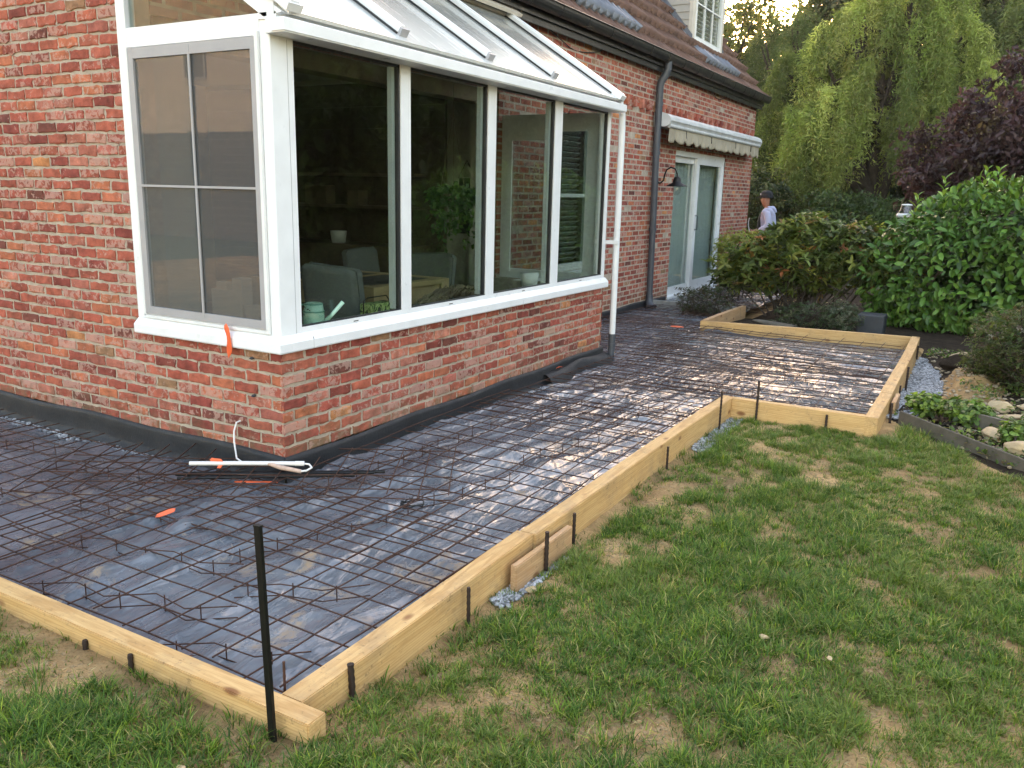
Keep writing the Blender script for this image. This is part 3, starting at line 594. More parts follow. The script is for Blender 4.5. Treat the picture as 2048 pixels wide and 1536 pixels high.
# ------------------------------------------------------------------ room inside (real room with real furniture)
room = empty("dining_room", (-3, 2, 0)); tag(room, kind='structure')
m = MB(); m.box(-5.2, -.21, .2, 4.12, -.0, .02); rel(m.build("room_floor", M['int_floor']), room)
m = MB(); m.box(-5.3, -5.2, .0, 4.3, 0, 3.1); m.box(-5.2, -1.3, 4.09, 4.16, 2.5, 2.62); m.box(-1.32, -1.28, .2, 4.14, 2.5, 3.1); m.box(-5.2, -1.3, .19, .24, 0, 2.6); m.box(-5.2, -1.25, 4.14, 4.2, 0, 3.1); m.box(-5.2, -1.3, .24, 4.1, 2.55, 2.6); rel(m.build("room_walls", M['int_light']), room)
m = MB(); m.box(-5.2, -1.78, 4.10, 4.135, 0, 2.5)
for k in range(11): m.box(-5.2, -1.78, 4.085, 4.10, .06+k*.22, .265+k*.22)
rel(m.build("wood_panelling", simple("dark_panelling", (.10, .07, .045), .6, .4)), room)
m = MB(); m.box(-1.32, -1.14, .24, 4.06, 2.22, 2.55); rel(m.build("lintel_beam", simple("tan_beam", (.26, .18, .11), .7, .3)), room)
m = MB(); m.box(-1.32, -1.12, .2, .44, .0, 2.22); m.box(-1.30, -1.12, 3.82, 4.12, 0, 2.22); rel(m.build("wall_pier", M['int_light']), room)
m = MB(); m.box(-.2, -.03, .06, BL-.06, .64, .662); rel(m.build("inner_window_board", simple("dark_stone_board", (.12, .12, .11), .3, .2)), room); m = MB(); m.box(-1.08, -.2, .04, .2, .64, .66); rel(m.build("inner_window_board", M['white']), room)
TZ = .75
t = empty("dining_table", (-1.0, 1.9, .02), label="oak dining table with dark inlaid panels behind the conservatory glass", cat="table")
m = MB(); x0, x1, y0, y1 = -1.75, -.56, 1.45, 2.38
m.box(x0, x1, y0, y0+.10, TZ-.035, TZ); m.box(x0, x1, y1-.10, y1, TZ-.035, TZ); m.box(x1-.1, x1, y0+.1, y1-.1, TZ-.035, TZ); m.box(x0, x0+.1, y0+.1, y1-.1, TZ-.035, TZ); m.box((x0+x1)/2-.03, (x0+x1)/2+.03, y0+.1, y1-.1, TZ-.035, TZ)
rel(m.build("tabletop", M['oak']), t); m = MB(); m.box(x0+.1, x1-.1, y0+.1, y1-.1, TZ-.03, TZ-.003); rel(m.build("inlay", M['slate']), t)
m = MB(); m.box(x0+.04, x1-.04, y0+.03, y0+.05, TZ-.16, TZ-.04); m.box(x0+.04, x1-.04, y1-.05, y1-.03, TZ-.16, TZ-.04); m.box(x1-.04, x1-.02, y0+.05, y1-.05, TZ-.16, TZ-.04); m.box(x0+.02, x0+.04, y0+.05, y1-.05, TZ-.16, TZ-.04); rel(m.build("apron", M['oak']), t)
for a in (x0, x1-.1):
    for b in (y0, y1-.1): m = MB(); m.box(a, a+.1, b, b+.1, .02, TZ-.035); rel(m.build("leg", M['oak']), t)
def chair(x, y, rz, label, h=.98):
    c = empty("dining_chair", (x, y, .02), rz, label=label, cat="chair", group="grey fabric dining chairs in the conservatory")
    def bentbox(x0, x1, y0, y1, z0, z1, name, mat, lean=0, n=8):
        bm = bmesh.new(); bmesh.ops.create_cube(bm, size=1); bmesh.ops.subdivide_edges(bm, edges=list(bm.edges), cuts=n, use_grid_fill=True)
        for v in bm.verts:
            a, b, q = v.co.x*2, v.co.y*2, v.co.z*2; k = .93+.07*(1-abs(a)**4) 
            v.co = Vector((x0+(v.co.x+.5)*(x1-x0), y0+(v.co.y+.5)*(y1-y0)+lean*(v.co.z+.5)+.03*a*a*(1 if lean else 0), z0+(v.co.z+.5)*(z1-z0)-(.02*abs(a)**5+.006*math.sin(a*3)) * (q > 0)))
        bmesh.ops.bevel(bm, geom=[e for e in bm.edges if e.calc_face_angle(0) > 1.2], offset=.012, segments=2, affect='EDGES')
        me = bpy.data.meshes.new(name); bm.to_mesh(me); bm.free()
        for p in me.polygons: p.use_smooth = True
        return link(name, me, c, [M[mat]])
    bentbox(-.23, .23, -.24, .22, .40, .48, "seat", 'fabric'); bentbox(-.23, .23, -.27, -.20, .42, h, "backrest", 'fabric', -.07)
    for a in (-.2, .2):
        for b in (-.22, .19): q = MB(); q.box(a-.02, a+.02, b-.02, b+.02, 0, .40); q.build("leg", M['oak'], c)
    return c
chair(-.55, 1.27, 0.04, "grey fabric dining chair nearest the corner post, back turned to the window", .92)
chair(-1.72, 3.02, R(-88), "grey fabric dining chair at the far side of the table, seen above the tabletop", .86)
chair(-1.0, 2.52, R(184), "grey fabric dining chair beyond the right end of the table", .88)
m = MB(); m.box(-3.9, -1.95, 3.6, 4.05, .02, .82); m.box(-3.92, -1.93, 3.58, 4.06, .82, .86); tag(m.build("sideboard", simple("brown_cabinet", (.13, .085, .05), .5, .3)), "long dark brown sideboard at the back of the dining room", "sideboard")
m = MB(); m.box(-3.8, -2.0, 3.86, 4.08, 1.22, 1.25); m.box(-3.8, -2.0, 3.88, 4.08, 1.55, 1.58); m.box(-3.5, -3.2, 3.9, 4.05, 1.25, 1.45); m.box(-2.9, -2.75, 3.9, 4.05, 1.25, 1.4); tag(m.build("wall_shelf", simple("brown_shelf", (.16, .12, .08), .6, .3)), "dark wooden shelf boards on the dining room back wall", "shelf")
m = MB(); m.lathe([(0, 0), (.07, 0), (.085, .1), (.088, .12), (.08, .12), (.06, .02), (0, .02)], (-2.9, 3.75, .86)); tag(m.build("bowl", M['white']), "pale bowl standing on the sideboard in the dark dining room", "bowl")
# watering can
w = empty("watering_can", (-.10, .36, .664), R(20), label="small mint green enamel watering can on the inner window board by the corner post", cat="watering can")
m = MB(); m.lathe([(0, 0), (.058, 0), (.060, .004), (.058, .082), (.056, .086), (.05, .125), (.038, .132), (.036, .129), (.048, .12), (.05, .09)], seg=28); m.build("can_body", M['mint'], w)
m = MB(); m.lathe([(.0585, .08), (.062, .083), (.0585, .088)], seg=28); m.lathe([(.0585, .0), (.061, .004), (.059, .008)], seg=28); m.lathe([(.05, .121), (.053, .125), (.05, .129)], seg=28); m.build("rim", M['minth'], w)
m = MB(); m.tube([(.05, .02, .02), (.085, .035, .055), (.15, .06, .135)], [.014, .011, .012], 10); m.build("spout", M['mint'], w)
m = MB(); m.tube([(-.045, -.015, .12), (-.085, -.03, .12), (-.095, -.035, .07), (-.057, -.02, .04)], .005, 8); m.build("handle", M['minth'], w)
m = MB()
for k in range(16):
    a = random.uniform(0, 6.28); z = random.uniform(.015, .075) if k % 3 else random.uniform(.095, .11); r_ = .0588 if z < .085 else .0545
    cx, cy = r_*math.cos(a), r_*math.sin(a); tx, ty = -math.sin(a), math.cos(a)
    for q in range(3):
        s = .006; du, dz = random.uniform(-.008, .008), random.uniform(-.006, .006); m.add([(cx+tx*(du-s)+math.cos(a)*.001, cy+ty*(du-s)+math.sin(a)*.001, z+dz), (cx+tx*du+math.cos(a)*.002, cy+ty*du+math.sin(a)*.002, z+dz-s*.6), (cx+tx*(du+s)+math.cos(a)*.001, cy+ty*(du+s)+math.sin(a)*.001, z+dz), (cx+tx*du+math.cos(a)*.002, cy+ty*du+math.sin(a)*.002, z+dz+s*.6)], [(0, 1, 2, 3)])
m.build("flower_print", M['slate'], w)
# small camouflage green basket and dry bundle
m = MB(); m.box(-.16, -.06, .82, 1.04, .664, .74, bev=.012); m.tube([(-.11, .80, .67), (-.11, .80, .76), (-.11, .84, .775), (-.11, 1.02, .775), (-.11, 1.05, .74)], .004, 6, 1)
def camo():
    n = NT("green_leaf_print"); v = n.noise(22, 3, .5, dist=2); return n.set(n.ramp(v, [(.45, (.02, .03, .02)), (.5, (.22, .32, .08)), (.62, (.4, .46, .2))]), .7)
tag(m.build("patterned_basket", [camo(), M['iron']]), "small green and black leaf-patterned basket on the window board", "basket")
V = []; F = []; 
m = MB(); rr = random.Random(3)
for k in range(420):
    y = rr.uniform(1.42, 2.25); x = rr.uniform(-.19, -.07); h = .664+.09*math.sin((y-1.38)/.9*math.pi)*rr.uniform(.3, 1); a = rr.uniform(-.9, .9); l = rr.uniform(.03, .07)
    m.tube([(x, y-l*math.cos(a), h-.01), (x+.01, y, h+.02), (x+l*math.sin(a)*.6, y+l*math.cos(a)*.7, h+rr.uniform(-.02, .02))], [.003, .006, .002], 4, 0, False)
tag(m.build("driftwood_bundle", M['wicker']), "dry brown twig bundle lying on the board behind the second pane", "twig bundle")
# hanging plant and picture by the pier
hp = empty("hanging_plant", (-.40, 2.19, 1.40), label="green trailing plant in a basket hung on long cords behind the second pane", cat="plant")
m = MB(); m.lathe([(0, -.09), (.07, -.08), (.11, 0), (.105, 0), (.065, -.07), (0, -.075)]); m.build("basket", M['wicker'], hp)
m = MB()
for a in (0, 2.1, 4.2): m.tube([(.108*math.cos(a), .108*math.sin(a), 0), (0, 0, .58)], .0022, 4)
m.tube([(0, 0, .58), (0, 0, .78)], .003, 4); m.build("cord", M['wicker'], hp)
HPG = True
m = MB(); m.box(-1.62, -1.42, 4.11, 4.135, 1.0, 1.55, bev=.004); m.tube([(-1.62, 4.10, 1.55), (-1.52, 4.10, 1.72), (-1.42, 4.10, 1.55)], .004, 5); tag(m.build("picture_frame", M['iron']), "narrow black hanging frame on the pale pier behind the plant", "picture frame")
m = MB(); m.box(-.62, -.38, .10, .16, .662, .86, bev=.004); m.box(-.44, -.37, .09, .17, .662, .93, bev=.004); m.box(-.58, -.50, .105, .15, .86, .90); m.lathe([(0, 0), (.05, 0), (.06, .12), (.0, .12)], (-.32, .14, .662))
tag(m.build("letter_rack", M['cardb']), "pale card letter rack with papers on the sill behind the screened window", "letter rack")
m = MB(); m.box(-.5, -.3, 3.3, 3.6, .664, .67); m.lathe([(0, 0), (.06, 0), (.08, .12), (0, .12)], (-.12, 2.9, .664)); tag(m.build("flower_pot", M['white']), "small white flower pot on the board behind the third pane", "flower pot")
# ------------------------------------------------------------------ plastic sheet with folds
def ridge(n, p=2.): return (1-np.abs(2*n-1))**p
def plast(x, y):
    wx = x+.25*(fbm(x*1.1, y*1.1, 1)-.5); wy = y+.3*(fbm(x*.9+3, y*.9, 2)-.5)
    h = .04*(fbm(x*1.5, y*1.5, 7, 2)-.5)+.012*ridge(fbm(x*2.2+y*1.1, y*1.9-x*.7, 8, 2), 4)
    # long folds running up the right-hand strip
    tx = wx-.22*(wy-1); A = np.clip((y+1.75)/.7, .0, 1)*np.clip((4.4-y)/1.4, 0, 1)*np.clip((x+.3)/.4, 0, 1)
    h = h+A*(.034*ridge(fbm(tx*3.2, wy*.5, 3, 2), 3)+.020*ridge(vnoise(tx*9, wy*.8, 5), 3)+.004*ridge(vnoise(tx*20, wy*1.5, 6), 2.5))
    # across folds in the far bay
    Bm = np.clip((y-3.2)/1.2, 0, 1); h = h+Bm*(.020*ridge(fbm(wx*.8+4, wy*3.6, 3, 3), 3)+.007*ridge(vnoise(wx*1.2, wy*7, 5), 2)+.0015*ridge(vnoise(wx*4, wy*18, 9), 2))
    # diagonal folds on the left part
    C = np.clip((.9-x)/.8, 0, 1)*(y < .6); d1 = (wx*.8+wy*.6); d2 = (-wx*.6+wy*.8)
    h = h+C*(.030*ridge(fbm(d1*2.6, d2*.6, 11, 2), 5)+.014*ridge(vnoise(d1*7, d2*1.2, 12), 5)+.006*ridge(vnoise(d1*15, d2*2.5, 14), 3))
    h = h+.0028*ridge(fbm(wx*6, wy*6, 15, 2), 1.5)+.0006*fbm(x*30, y*30, 3, 2)
    # sharp crease lines and crumples in every direction
    h = h+.0075*ridge(fbm(wx*2.3+11, wy*2.0, 21, 2), 9)+.0060*ridge(fbm(wx*3.1+2, wy*4.3, 25, 2), 9)+.0030*ridge(vnoise(wx*9+wy*5, wy*8-wx*4, 27), 5)
    return h
def plz(x, y): return -.158+plast(x, y)
xs = np.concatenate([np.arange(-3.2, 1.56, .0125), np.arange(1.56, 2.56, .016)]); ys = np.concatenate([np.arange(-1.60, 4.2, .0125), np.arange(4.2, 13.2, .025)])
X, Y = np.meshgrid(xs, ys, indexing='ij'); H = plz(X, Y)
xr = np.where(Y < 2.86, 1.545, 2.5-(Y-2.8)*.0)
edge = np.clip(1-np.minimum(xr-X, np.where(Y < -.2, Y+1.59, 9))/.03, 0, 1); H = H+.035*edge**2*(.5+vnoise(X*3, Y*3))
H = H+.11*np.clip(1-(6.50+.14*(X-.24)-Y)/.07, 0, 1)*((X > .3) & (Y < 6.7))*(.5+.6*vnoise(X*2, Y))
F = gridfaces(len(xs), len(ys)); Vv = np.stack([X, Y, H], -1).reshape(-1, 3); c = Vv[F].mean(1); cx, cy = c[:, 0], c[:, 1]
wob = .05*(vnoise(cx*3, cy*3)-.5)
ok = inslab(cx, cy, -.0) & (cx < np.where(cy < 2.85, 1.558, 2.52-(cy-2.8)*.012)) & (cy > -1.595) & (cy < 13.1)
ok &= ~((cy > -.035+wob) & (cx < .04) & (cy < 1)) | (cx > .03)      # stops short of the gable wall
ok &= ~((cx < .055+wob) & (cy > 0) & (cy < BL)); ok &= ~((cy < 0) & (cx < -.2) & (cy > -.09+wob-.07*np.clip((-cx-.6)/1., 0, 1)))
ok &= (cy < 6.53+.14*(cx-.24)) | (cx < .22); ok &= (cy < 8.3) | (cx < .7)
F = F[ok]; used = np.unique(F); rm = np.zeros(len(Vv), int); rm[used] = np.arange(len(used))
tag(npmesh("plastic_sheet", Vv[used], rm[F], [M['plastic']]), "crumpled black plastic sheeting spread under the rebar inside the formwork", "plastic sheet")
# gravel bed visible beside the gable membrane, and outside the boards
def pebbles(name, pts, size, mat, seed=1):
    r = np.random.default_rng(seed); n = len(pts); ico = bmesh.new(); bmesh.ops.create_icosphere(ico, subdivisions=1, radius=1); bv = np.array([v.co[:] for v in ico.verts]); bf = np.array([[v.index for v in f.verts] for f in ico.faces]); ico.free()
    s = (size*(.5+r.random(n)))[:, None, None]; V = bv[None]*(1+.35*(r.random((n, len(bv), 1))-.5))*s*np.stack([1+.5*r.random(n), .7+.5*r.random(n), .5+.3*r.random(n)], -1)[:, None]
    a = r.random(n)*6.28; ca, sa = np.cos(a)[:, None], np.sin(a)[:, None]; x = V[..., 0]*ca-V[..., 1]*sa; y = V[..., 0]*sa+V[..., 1]*ca
    V = np.stack([x, y, V[..., 2]], -1)+pts[:, None]; F = (bf[None]+(np.arange(n)*len(bv))[:, None, None]).reshape(-1, 3)
    g = .35+.9*r.random((n, 1)); col = np.concatenate([g*np.array([[.40, .405, .42]]), np.ones((n, 1))], 1)
    return npmesh(name, V.reshape(-1, 3), F, [mat], col=np.repeat(col, len(bv), 0), smooth=False)
def attrmat(name, rough=.85):
    n = NT(name); at = n.n("ShaderNodeAttribute", attribute_name="Col"); f = n.noise(40, 4); return n.set(n.mix(1., at.outputs[0], n.ramp(f, [(.3, .7), (.7, 1.15)]), 'MULTIPLY'), rough, n.bump(f, .4, .003), spec=.3)
M['grav'] = attrmat("gravel_stones")
n = 1500; p = RNG.random((n, 2)); P1 = np.stack([-3.2+3.1*p[:, 0], -.05-.13*p[:, 1]*np.clip(.35+.7*(1-p[:, 0]), 0, 1), np.full(n, -.165)+RNG.random(n)*.012], -1)
n = 900; p = RNG.random((n, 2)); P2 = np.stack([.01+.09*p[:, 0], 4*p[:, 1], np.full(n, -.16)+RNG.random(n)*.012], -1)
n = 7000; p = RNG.random((n*2, 2)); q = np.stack([2.60+.34*p[:, 0], 3.4+2.9*p[:, 1]], -1); lim = 2.64+.26*np.sin(np.clip((q[:, 1]-3.35)/3.0, 0, 1)*math.pi)**.6+.05*(vnoise(q[:, 0]*8, q[:, 1]*5)-.5); q = q[q[:, 0] < lim][:n]
P3 = np.stack([q[:, 0], q[:, 1], gz(q[:, 0], q[:, 1])+.012+.01*RNG.random(len(q))], -1)
n = 520; p = RNG.random((n, 2)); P4 = np.stack([1.632+.085*p[:, 0]**1.6, -.55+.55*p[:, 1], np.full(n, -.0)], -1); P4[:, 2] = gz(P4[:, 0], P4[:, 1])+.008
n = 700; p = RNG.random((n, 2)); P5 = np.stack([1.632+.11*p[:, 0]**1.2, 1.9+.95*p[:, 1], np.zeros(n)], -1); P5[:, 2] = gz(P5[:, 0], P5[:, 1])+.008
tag(pebbles("gravel", np.concatenate([P1, P2, P3, P4, P5]), .0095, M['grav']), "loose pale grey gravel lying beside the boards and along the wall foot", "gravel", kind='stuff')
# ------------------------------------------------------------------ membrane strips at the wall foot
def strip(name, a, b, nrm, ztop, lab, wav=.012, flare=.05, step=.05):
    a = np.array(a, float); b = np.array(b, float); L = np.linalg.norm(b-a); n = int(L/step)+2; t = np.linspace(0, 1, n); nr = np.array(nrm, float)
    S = t*L; zt = ztop+wav*(vnoise(S*1.7, S*0+3)-.5)*2; prof = [(.0, None), (.006, 0), (.012, -.03), (.012, -.07), (.018, -.12), (.03, -.155), (.03+flare, -.165), (.0, -.2)]
    V = []
    for k, (d, z) in enumerate(prof):
        dd = d+(.006*(vnoise(S*4, S*0+k)-.3) if k > 1 else 0); zz = zt-.001 if z is None else (zt+z)
        V.append(np.stack([a[0]+(b[0]-a[0])*t+nr[0]*(dd+.002), a[1]+(b[1]-a[1])*t+nr[1]*(dd+.002), zz*np.ones(n)], -1))
    V = np.array(V); F = gridfaces(len(prof), n); 
    if (np.cross(b-a, [0, 0, 1]) @ nr) < 0: F = F[:, ::-1]
    return tag(npmesh(name, V.reshape(-1, 3), F, [M['dpc']]), lab, "membrane", "black waterproof membrane strips along the wall foot")
strip("membrane_strip", (-4, 0, 0), (.014, 0, 0), (0, -1, 0), .006, "black membrane strip along the foot of the left gable wall")
strip("membrane_strip", (0, -.014, 0), (0, BL+.03, 0), (1, 0, 0), .004, "black membrane strip along the foot of the brick base under the four tall panes")
strip("membrane_strip", (XW, BL, 0), (XW, 8.95, 0), (1, 0, 0), -.04, "black membrane strip at the foot of the house wall behind the white rainwater pipe")
m = MB()   # slack fold of membrane near the bay end
pts = []
n1, n2 = 30, 7; V = []
for i in range(n1):
    t = i/(n1-1); y = 2.95+1.25*t
    for j in range(n2): s = j/(n2-1); V.append((.012+.10*s+.02*math.sin(t*9)*s, y, -.055-.10*s*s+.05*math.sin(t*math.pi)*math.sin(s*math.pi)+.012*math.sin(t*14+s*3)*s))
tag(npmesh("membrane_offcut", np.array(V), gridfaces(n1, n2)[:, ::-1], [M['dpc']]), "slack bulging fold of black membrane near the foot of the white rainwater pipe", "membrane")
# ------------------------------------------------------------------ formwork boards
def board(p0, p1, w, h, lab, ztop=0., z_h=None, grp="pine formwork boards around the future slab", name="formwork_board", mat='wood'):
    """p0->p1 is the inner top edge, width to the right of travel"""
    p0 = Vector(p0); p1 = Vector(p1); d = p1-p0; L = d.length; ang = math.atan2(d.y, d.x)
    bm = bmesh.new(); bmesh.ops.create_cube(bm, size=1)
    for v in bm.verts: v.co = Vector(((v.co.x+.5)*L, -(v.co.y+.5)*w, -h+(v.co.z+.5)*h))
    cuts = max(2, int(L/.25)); ed = [e for e in bm.edges if abs((e.verts[0].co-e.verts[1].co).x) > .5*L]
    bmesh.ops.subdivide_edges(bm, edges=ed, cuts=cuts)
    for v in bm.verts:
        t = v.co.x; s = .006*math.sin(t*1.7+p0.x*3); v.co.y += s; v.co.z += .004*math.sin(t*1.3+p0.y)
    bmesh.ops.bevel(bm, geom=[e for e in bm.edges if e.calc_face_angle(0) > 1.], offset=.0035, segments=2, affect='EDGES')
    me = bpy.data.meshes.new(name); bm.to_mesh(me); bm.free(); o = link(name, me, None, [M[mat]]); o.location = (p0.x, p0.y, ztop); o.rotation_euler = (0, 0, ang)
    return tag(o, lab, "board", grp)
board((-1.6, -1.585), (1.728, -1.590), .072, .172, "near left pine board, its sawn end sticking out past the corner by the black bar")
board((1.545, -1.583), (1.535, -.170), -.0-.082*-1, .175, "long pine board running from the near corner to the joint with the nailed splice block")
board((1.537, -.167), (1.548, 2.885), .082, .165, "long pine board from the splice block to the inner corner at the lawn")
board((2.545, 2.885), (1.632, 2.888), -.070, .165, "short pine board facing the lawn between the inner corner and the far return")
board((2.543, 2.812), (2.535, 3.69), .085, .17, "short pine board end at the right return beside the concrete edging")
board((2.536, 3.694), (2.475, 6.80), .085, .17, "pine board along the pale gravel on the right side of the slab")
board((2.468, 6.80), (.235, 6.50), -.06, .17, "far pine board in front of the rhododendron bush")
board((.235, 6.56), (.255, 8.2), .06, .17, "far left short pine board running back beside the bush", mat='oldwood')
board((1.640, -.42), (1.648, .08), .03, .15, "short offcut splice block nailed over the board joint, next to the lawn", -.035, grp="splice blocks on the formwork", name="splice_block", mat='oldwood')
board((2.637, 3.52), (2.632, 3.88), .03, .15, "short splice block over the joint of the right-hand boards by the gravel", -.03, grp="splice blocks on the formwork", name="splice_block", mat='oldwood')
m = MB(); m.box(-1.05, .30, 8.22, 8.265, -.2, -.03, bev=.004)
e_ = m.build("concrete_edging", M['edging']); tag(e_, "grey concrete edging strip from the downpipe foot to the far bush", "edging")
# ------------------------------------------------------------------ stakes
def stake(x, y, ztop, zbot, lab, r=.008, lean=(0, 0), mat='steel_dark', grp="rebar stakes holding the formwork", flat=False):
    m = MB(); n = max(6, int((ztop-zbot)/.012))
    if flat: m.box(-.0105, .0105, -.006, .006, 0, ztop-zbot, bev=.0015); m.box(-.0115, .0115, -.007, .007, ztop-zbot-.004, ztop-zbot+.002, bev=.001)
    else:
        P = [(0, 0, (ztop-zbot)*i/n) for i in range(n+1)]; m.tube(P, [r*(1.14 if i % 2 else .92) for i in range(n+1)], 8)
    o = m.build("formwork_stake", M[mat]); o.location = (x, y, zbot); o.rotation_euler = (lean[0], lean[1], 0); return tag(o, lab, "stake", grp)
stake(1.632, -1.690, .565, -.22, "tall black iron bar standing against the near corner board", flat=True, lean=(0, -.03), mat='iron', grp="iron stakes holding the formwork")
stake(1.648, -1.375, .012, -.2, "ribbed rusty stake just right of the near corner", r=.010, lean=(0, -.06))
stake(1.650, -.735, .0, -.2, "dark stake on the lawn side between the near corner and the splice block", r=.007)
stake(1.690, -.19, .035, -.2, "dark stake pinning the wooden splice block beside the lawn", r=.009)
stake(1.652, .155, -.004, -.2, "dark stake just beyond the splice block", r=.008)
stake(1.648, 1.42, -.01, -.2, "dark stake halfway along the long lawn-side board", r=.007)
stake(1.655, 2.46, .125, -.2, "dark stake standing proud just before the inner corner", r=.007)
stake(1.822, 2.795, .155, -.2, "tallest stake behind the inner corner, in front of the short board", r=.008)
stake(2.30, 2.79, -.02, -.2, "short dark stake in front of the short board near its right end", r=.008)
stake(2.655, 3.30, .01, -.2, "dark stake at the right return beside its splice block", r=.009)
stake(2.645, 3.96, .015, -.2, "dark stake above the splice block on the right-hand board", r=.007)
stake(2.625, 4.80, .02, -.2, "dark stake on the gravel side of the right-hand board", r=.009)
stake(2.59, 6.2, .0, -.2, "dark stake near the far right corner under the hedge", r=.009)
stake(1.0, -1.672, -.008, -.2, "ribbed stake on the outside of the near left board, middle of its visible length", r=.008)
stake(.77, -1.672, -.03, -.2, "short stake low against the near left board, furthest left", r=.009)
stake(1.515, -1.53, .06, -.17, "thin upright wire inside the near corner", r=.004, mat='rust')
# ------------------------------------------------------------------ reinforcing mats
def barmesh(L, seed, r=.0033):
    rr = random.Random(seed); n = max(4, int(L/.16)); m = MB(); a = rr.uniform(0, 6); b = rr.uniform(0, 6)
    m.tube([(L*i/n, .004*math.sin(a+i*.5), .006*math.sin(b+i*.41)+.003*math.sin(a+i*1.3)) for i in range(n+1)], r, 5)
    me_o = m.build("bar", M['rust']); me = me_o.data; bpy.data.objects.remove(me_o); return me
def rebar_mat(x, y, ang, LX, LY, z, lab, sx=.15, sy=.15, seed=0, clip=None):
    root = empty("rebar_mat", (x, y, z), R(ang), label=lab, cat="rebar mat", group="welded rebar mats laid over the plastic sheet"); cache = {}
    ca, sa = math.cos(R(ang)), math.sin(R(ang)); k = 0
    def inside(px, py):
        wx, wy = x+px*ca-py*sa, y+px*sa+py*ca
        return clip is None or clip(wx, wy)
    def put(s, L, along):
        # keep only the stretch lying inside the slab
        nonlocal k
        N = 60; st = None; best = None
        for i in range(N+1):
            u = L*i/N; q = inside(u, s) if along else inside(s, u)
            if q and st is None: st = u
            if (not q or i == N) and st is not None:
                if best is None or u-st > best[1]-best[0]: best = (st, u)
                st = None
        if best is None or best[1]-best[0] < .25: return
        a, b = best; Lr = round((b-a)/.1)*.1; key = (Lr, k % 2)
        if key not in cache: cache[key] = barmesh(Lr, seed*17+k)
        o = bpy.data.objects.new("bar", cache[key]); sc.collection.objects.link(o); o.parent = root
        dz = .012*(random.random()-.5); e = random.uniform(-.01, .01)
        if along: o.location = (a+e, s, dz); o.rotation_euler = (0, random.uniform(-.006, .006), random.uniform(-.006, .006))
        else: o.location = (s, a+e, dz+.0075); o.rotation_euler = (0, random.uniform(-.006, .006), math.pi/2+random.uniform(-.006, .006))
        k += 1
    for i in range(int(LY/sy)+1): put(i*sy, LX, True)
    for i in range(int(LX/sx)+1): put(i*sx, LY, False)
    return root
inA = lambda a, b: (-1.565 < b < -.05 and -4 < a < 1.52) or (.06 < a < 1.52 and -1.565 < b < 2.9) or (2.9 <= b < 6.45+.14*(a-.24) and .06 < a < 2.48) or (-1.0 < a < .2 and 4.2 < b < 8.1)
ZM = -.072
rebar_mat(-.49, -1.50, 0, 2.02, 1.40, ZM, "rusty rebar mat filling the near corner of the formwork", seed=1, clip=inA)
rebar_mat(-2.95, -1.47, 0, 2.9, 1.32, ZM+.016, "rusty rebar mat along the left gable wall", seed=2, clip=inA)
rebar_mat(.14, -.72, 1.2, 1.37, 3.0, ZM+.018, "rusty rebar mat beside the brick base, first along the right-hand strip", seed=3, clip=inA)
rebar_mat(.10, 1.75, -.6, 1.4, 2.6, ZM+.004, "rusty rebar mat in the middle of the right-hand strip", seed=4, clip=inA)
rebar_mat(-.78, -1.02, 31, 2.1, .78, ZM+.034, "rusty rebar mat laid askew across the house corner", seed=5, clip=inA)
rebar_mat(.35, 3.06, .4, 2.2, 2.0, ZM+.014, "rusty rebar mat in the wide bay behind the short lawn board", seed=6, clip=inA, sx=.15, sy=.15)
rebar_mat(.22, 4.55, -.5, 2.2, 1.95, ZM+.0, "rusty rebar mat in front of the far pine board", seed=7, clip=inA, sx=.2, sy=.15)
rebar_mat(-.98, 4.3, .8, 1.6, 2.3, ZM+.012, "rusty rebar mat behind the white rainwater pipe", seed=8, clip=inA, sy=.15)
rebar_mat(-.98, 6.1, -.5, 1.2, 2.0, ZM+.0, "rusty rebar mat by the foot of the dark downpipe", seed=9, clip=inA, sy=.15)
rebar_mat(-.98, 8.5, .5, 1.5, 4.3, -.12, "rusty rebar mat in front of the sliding door beyond the edging", seed=10, sy=.14)
# spacers: zig-zag wire chairs with upright pins
def spacer(pts, k):
    m = MB(); P = [Vector((a, b, 0)) for a, b in pts]; L = [0]
    for a, b in zip(P[:-1], P[1:]): L.append(L[-1]+(b-a).length)
    c = P[0].copy(); zb, zt = .0, .062
    m.tube([p-c+Vector((0, 0, zb+.004)) for p in P], .0026, 5); m.tube([p-c+Vector((0, 0, zt-.012)) for p in P], .0026, 5)
    for i, (a, b) in enumerate(zip(P[:-1], P[1:])):
        n = max(1, int((b-a).length/.13))
        for j in range(n): q = a+(b-a)*((j+.3)/n)-c; m.tube([q+Vector((0, 0, -.004)), q+Vector((0, 0, zt))], .0026, 5)
    o = m.build("bar_spacer", M['rust']); o.location = (c.x, c.y, float(plz(np.array(c.x), np.array(c.y)))+.006)
    return tag(o, "thin rusty wire bar spacer with short upright pins set on the plastic under the mats", "bar spacer", "wire bar spacers under the rebar mats")
rr = random.Random(5); k = 0
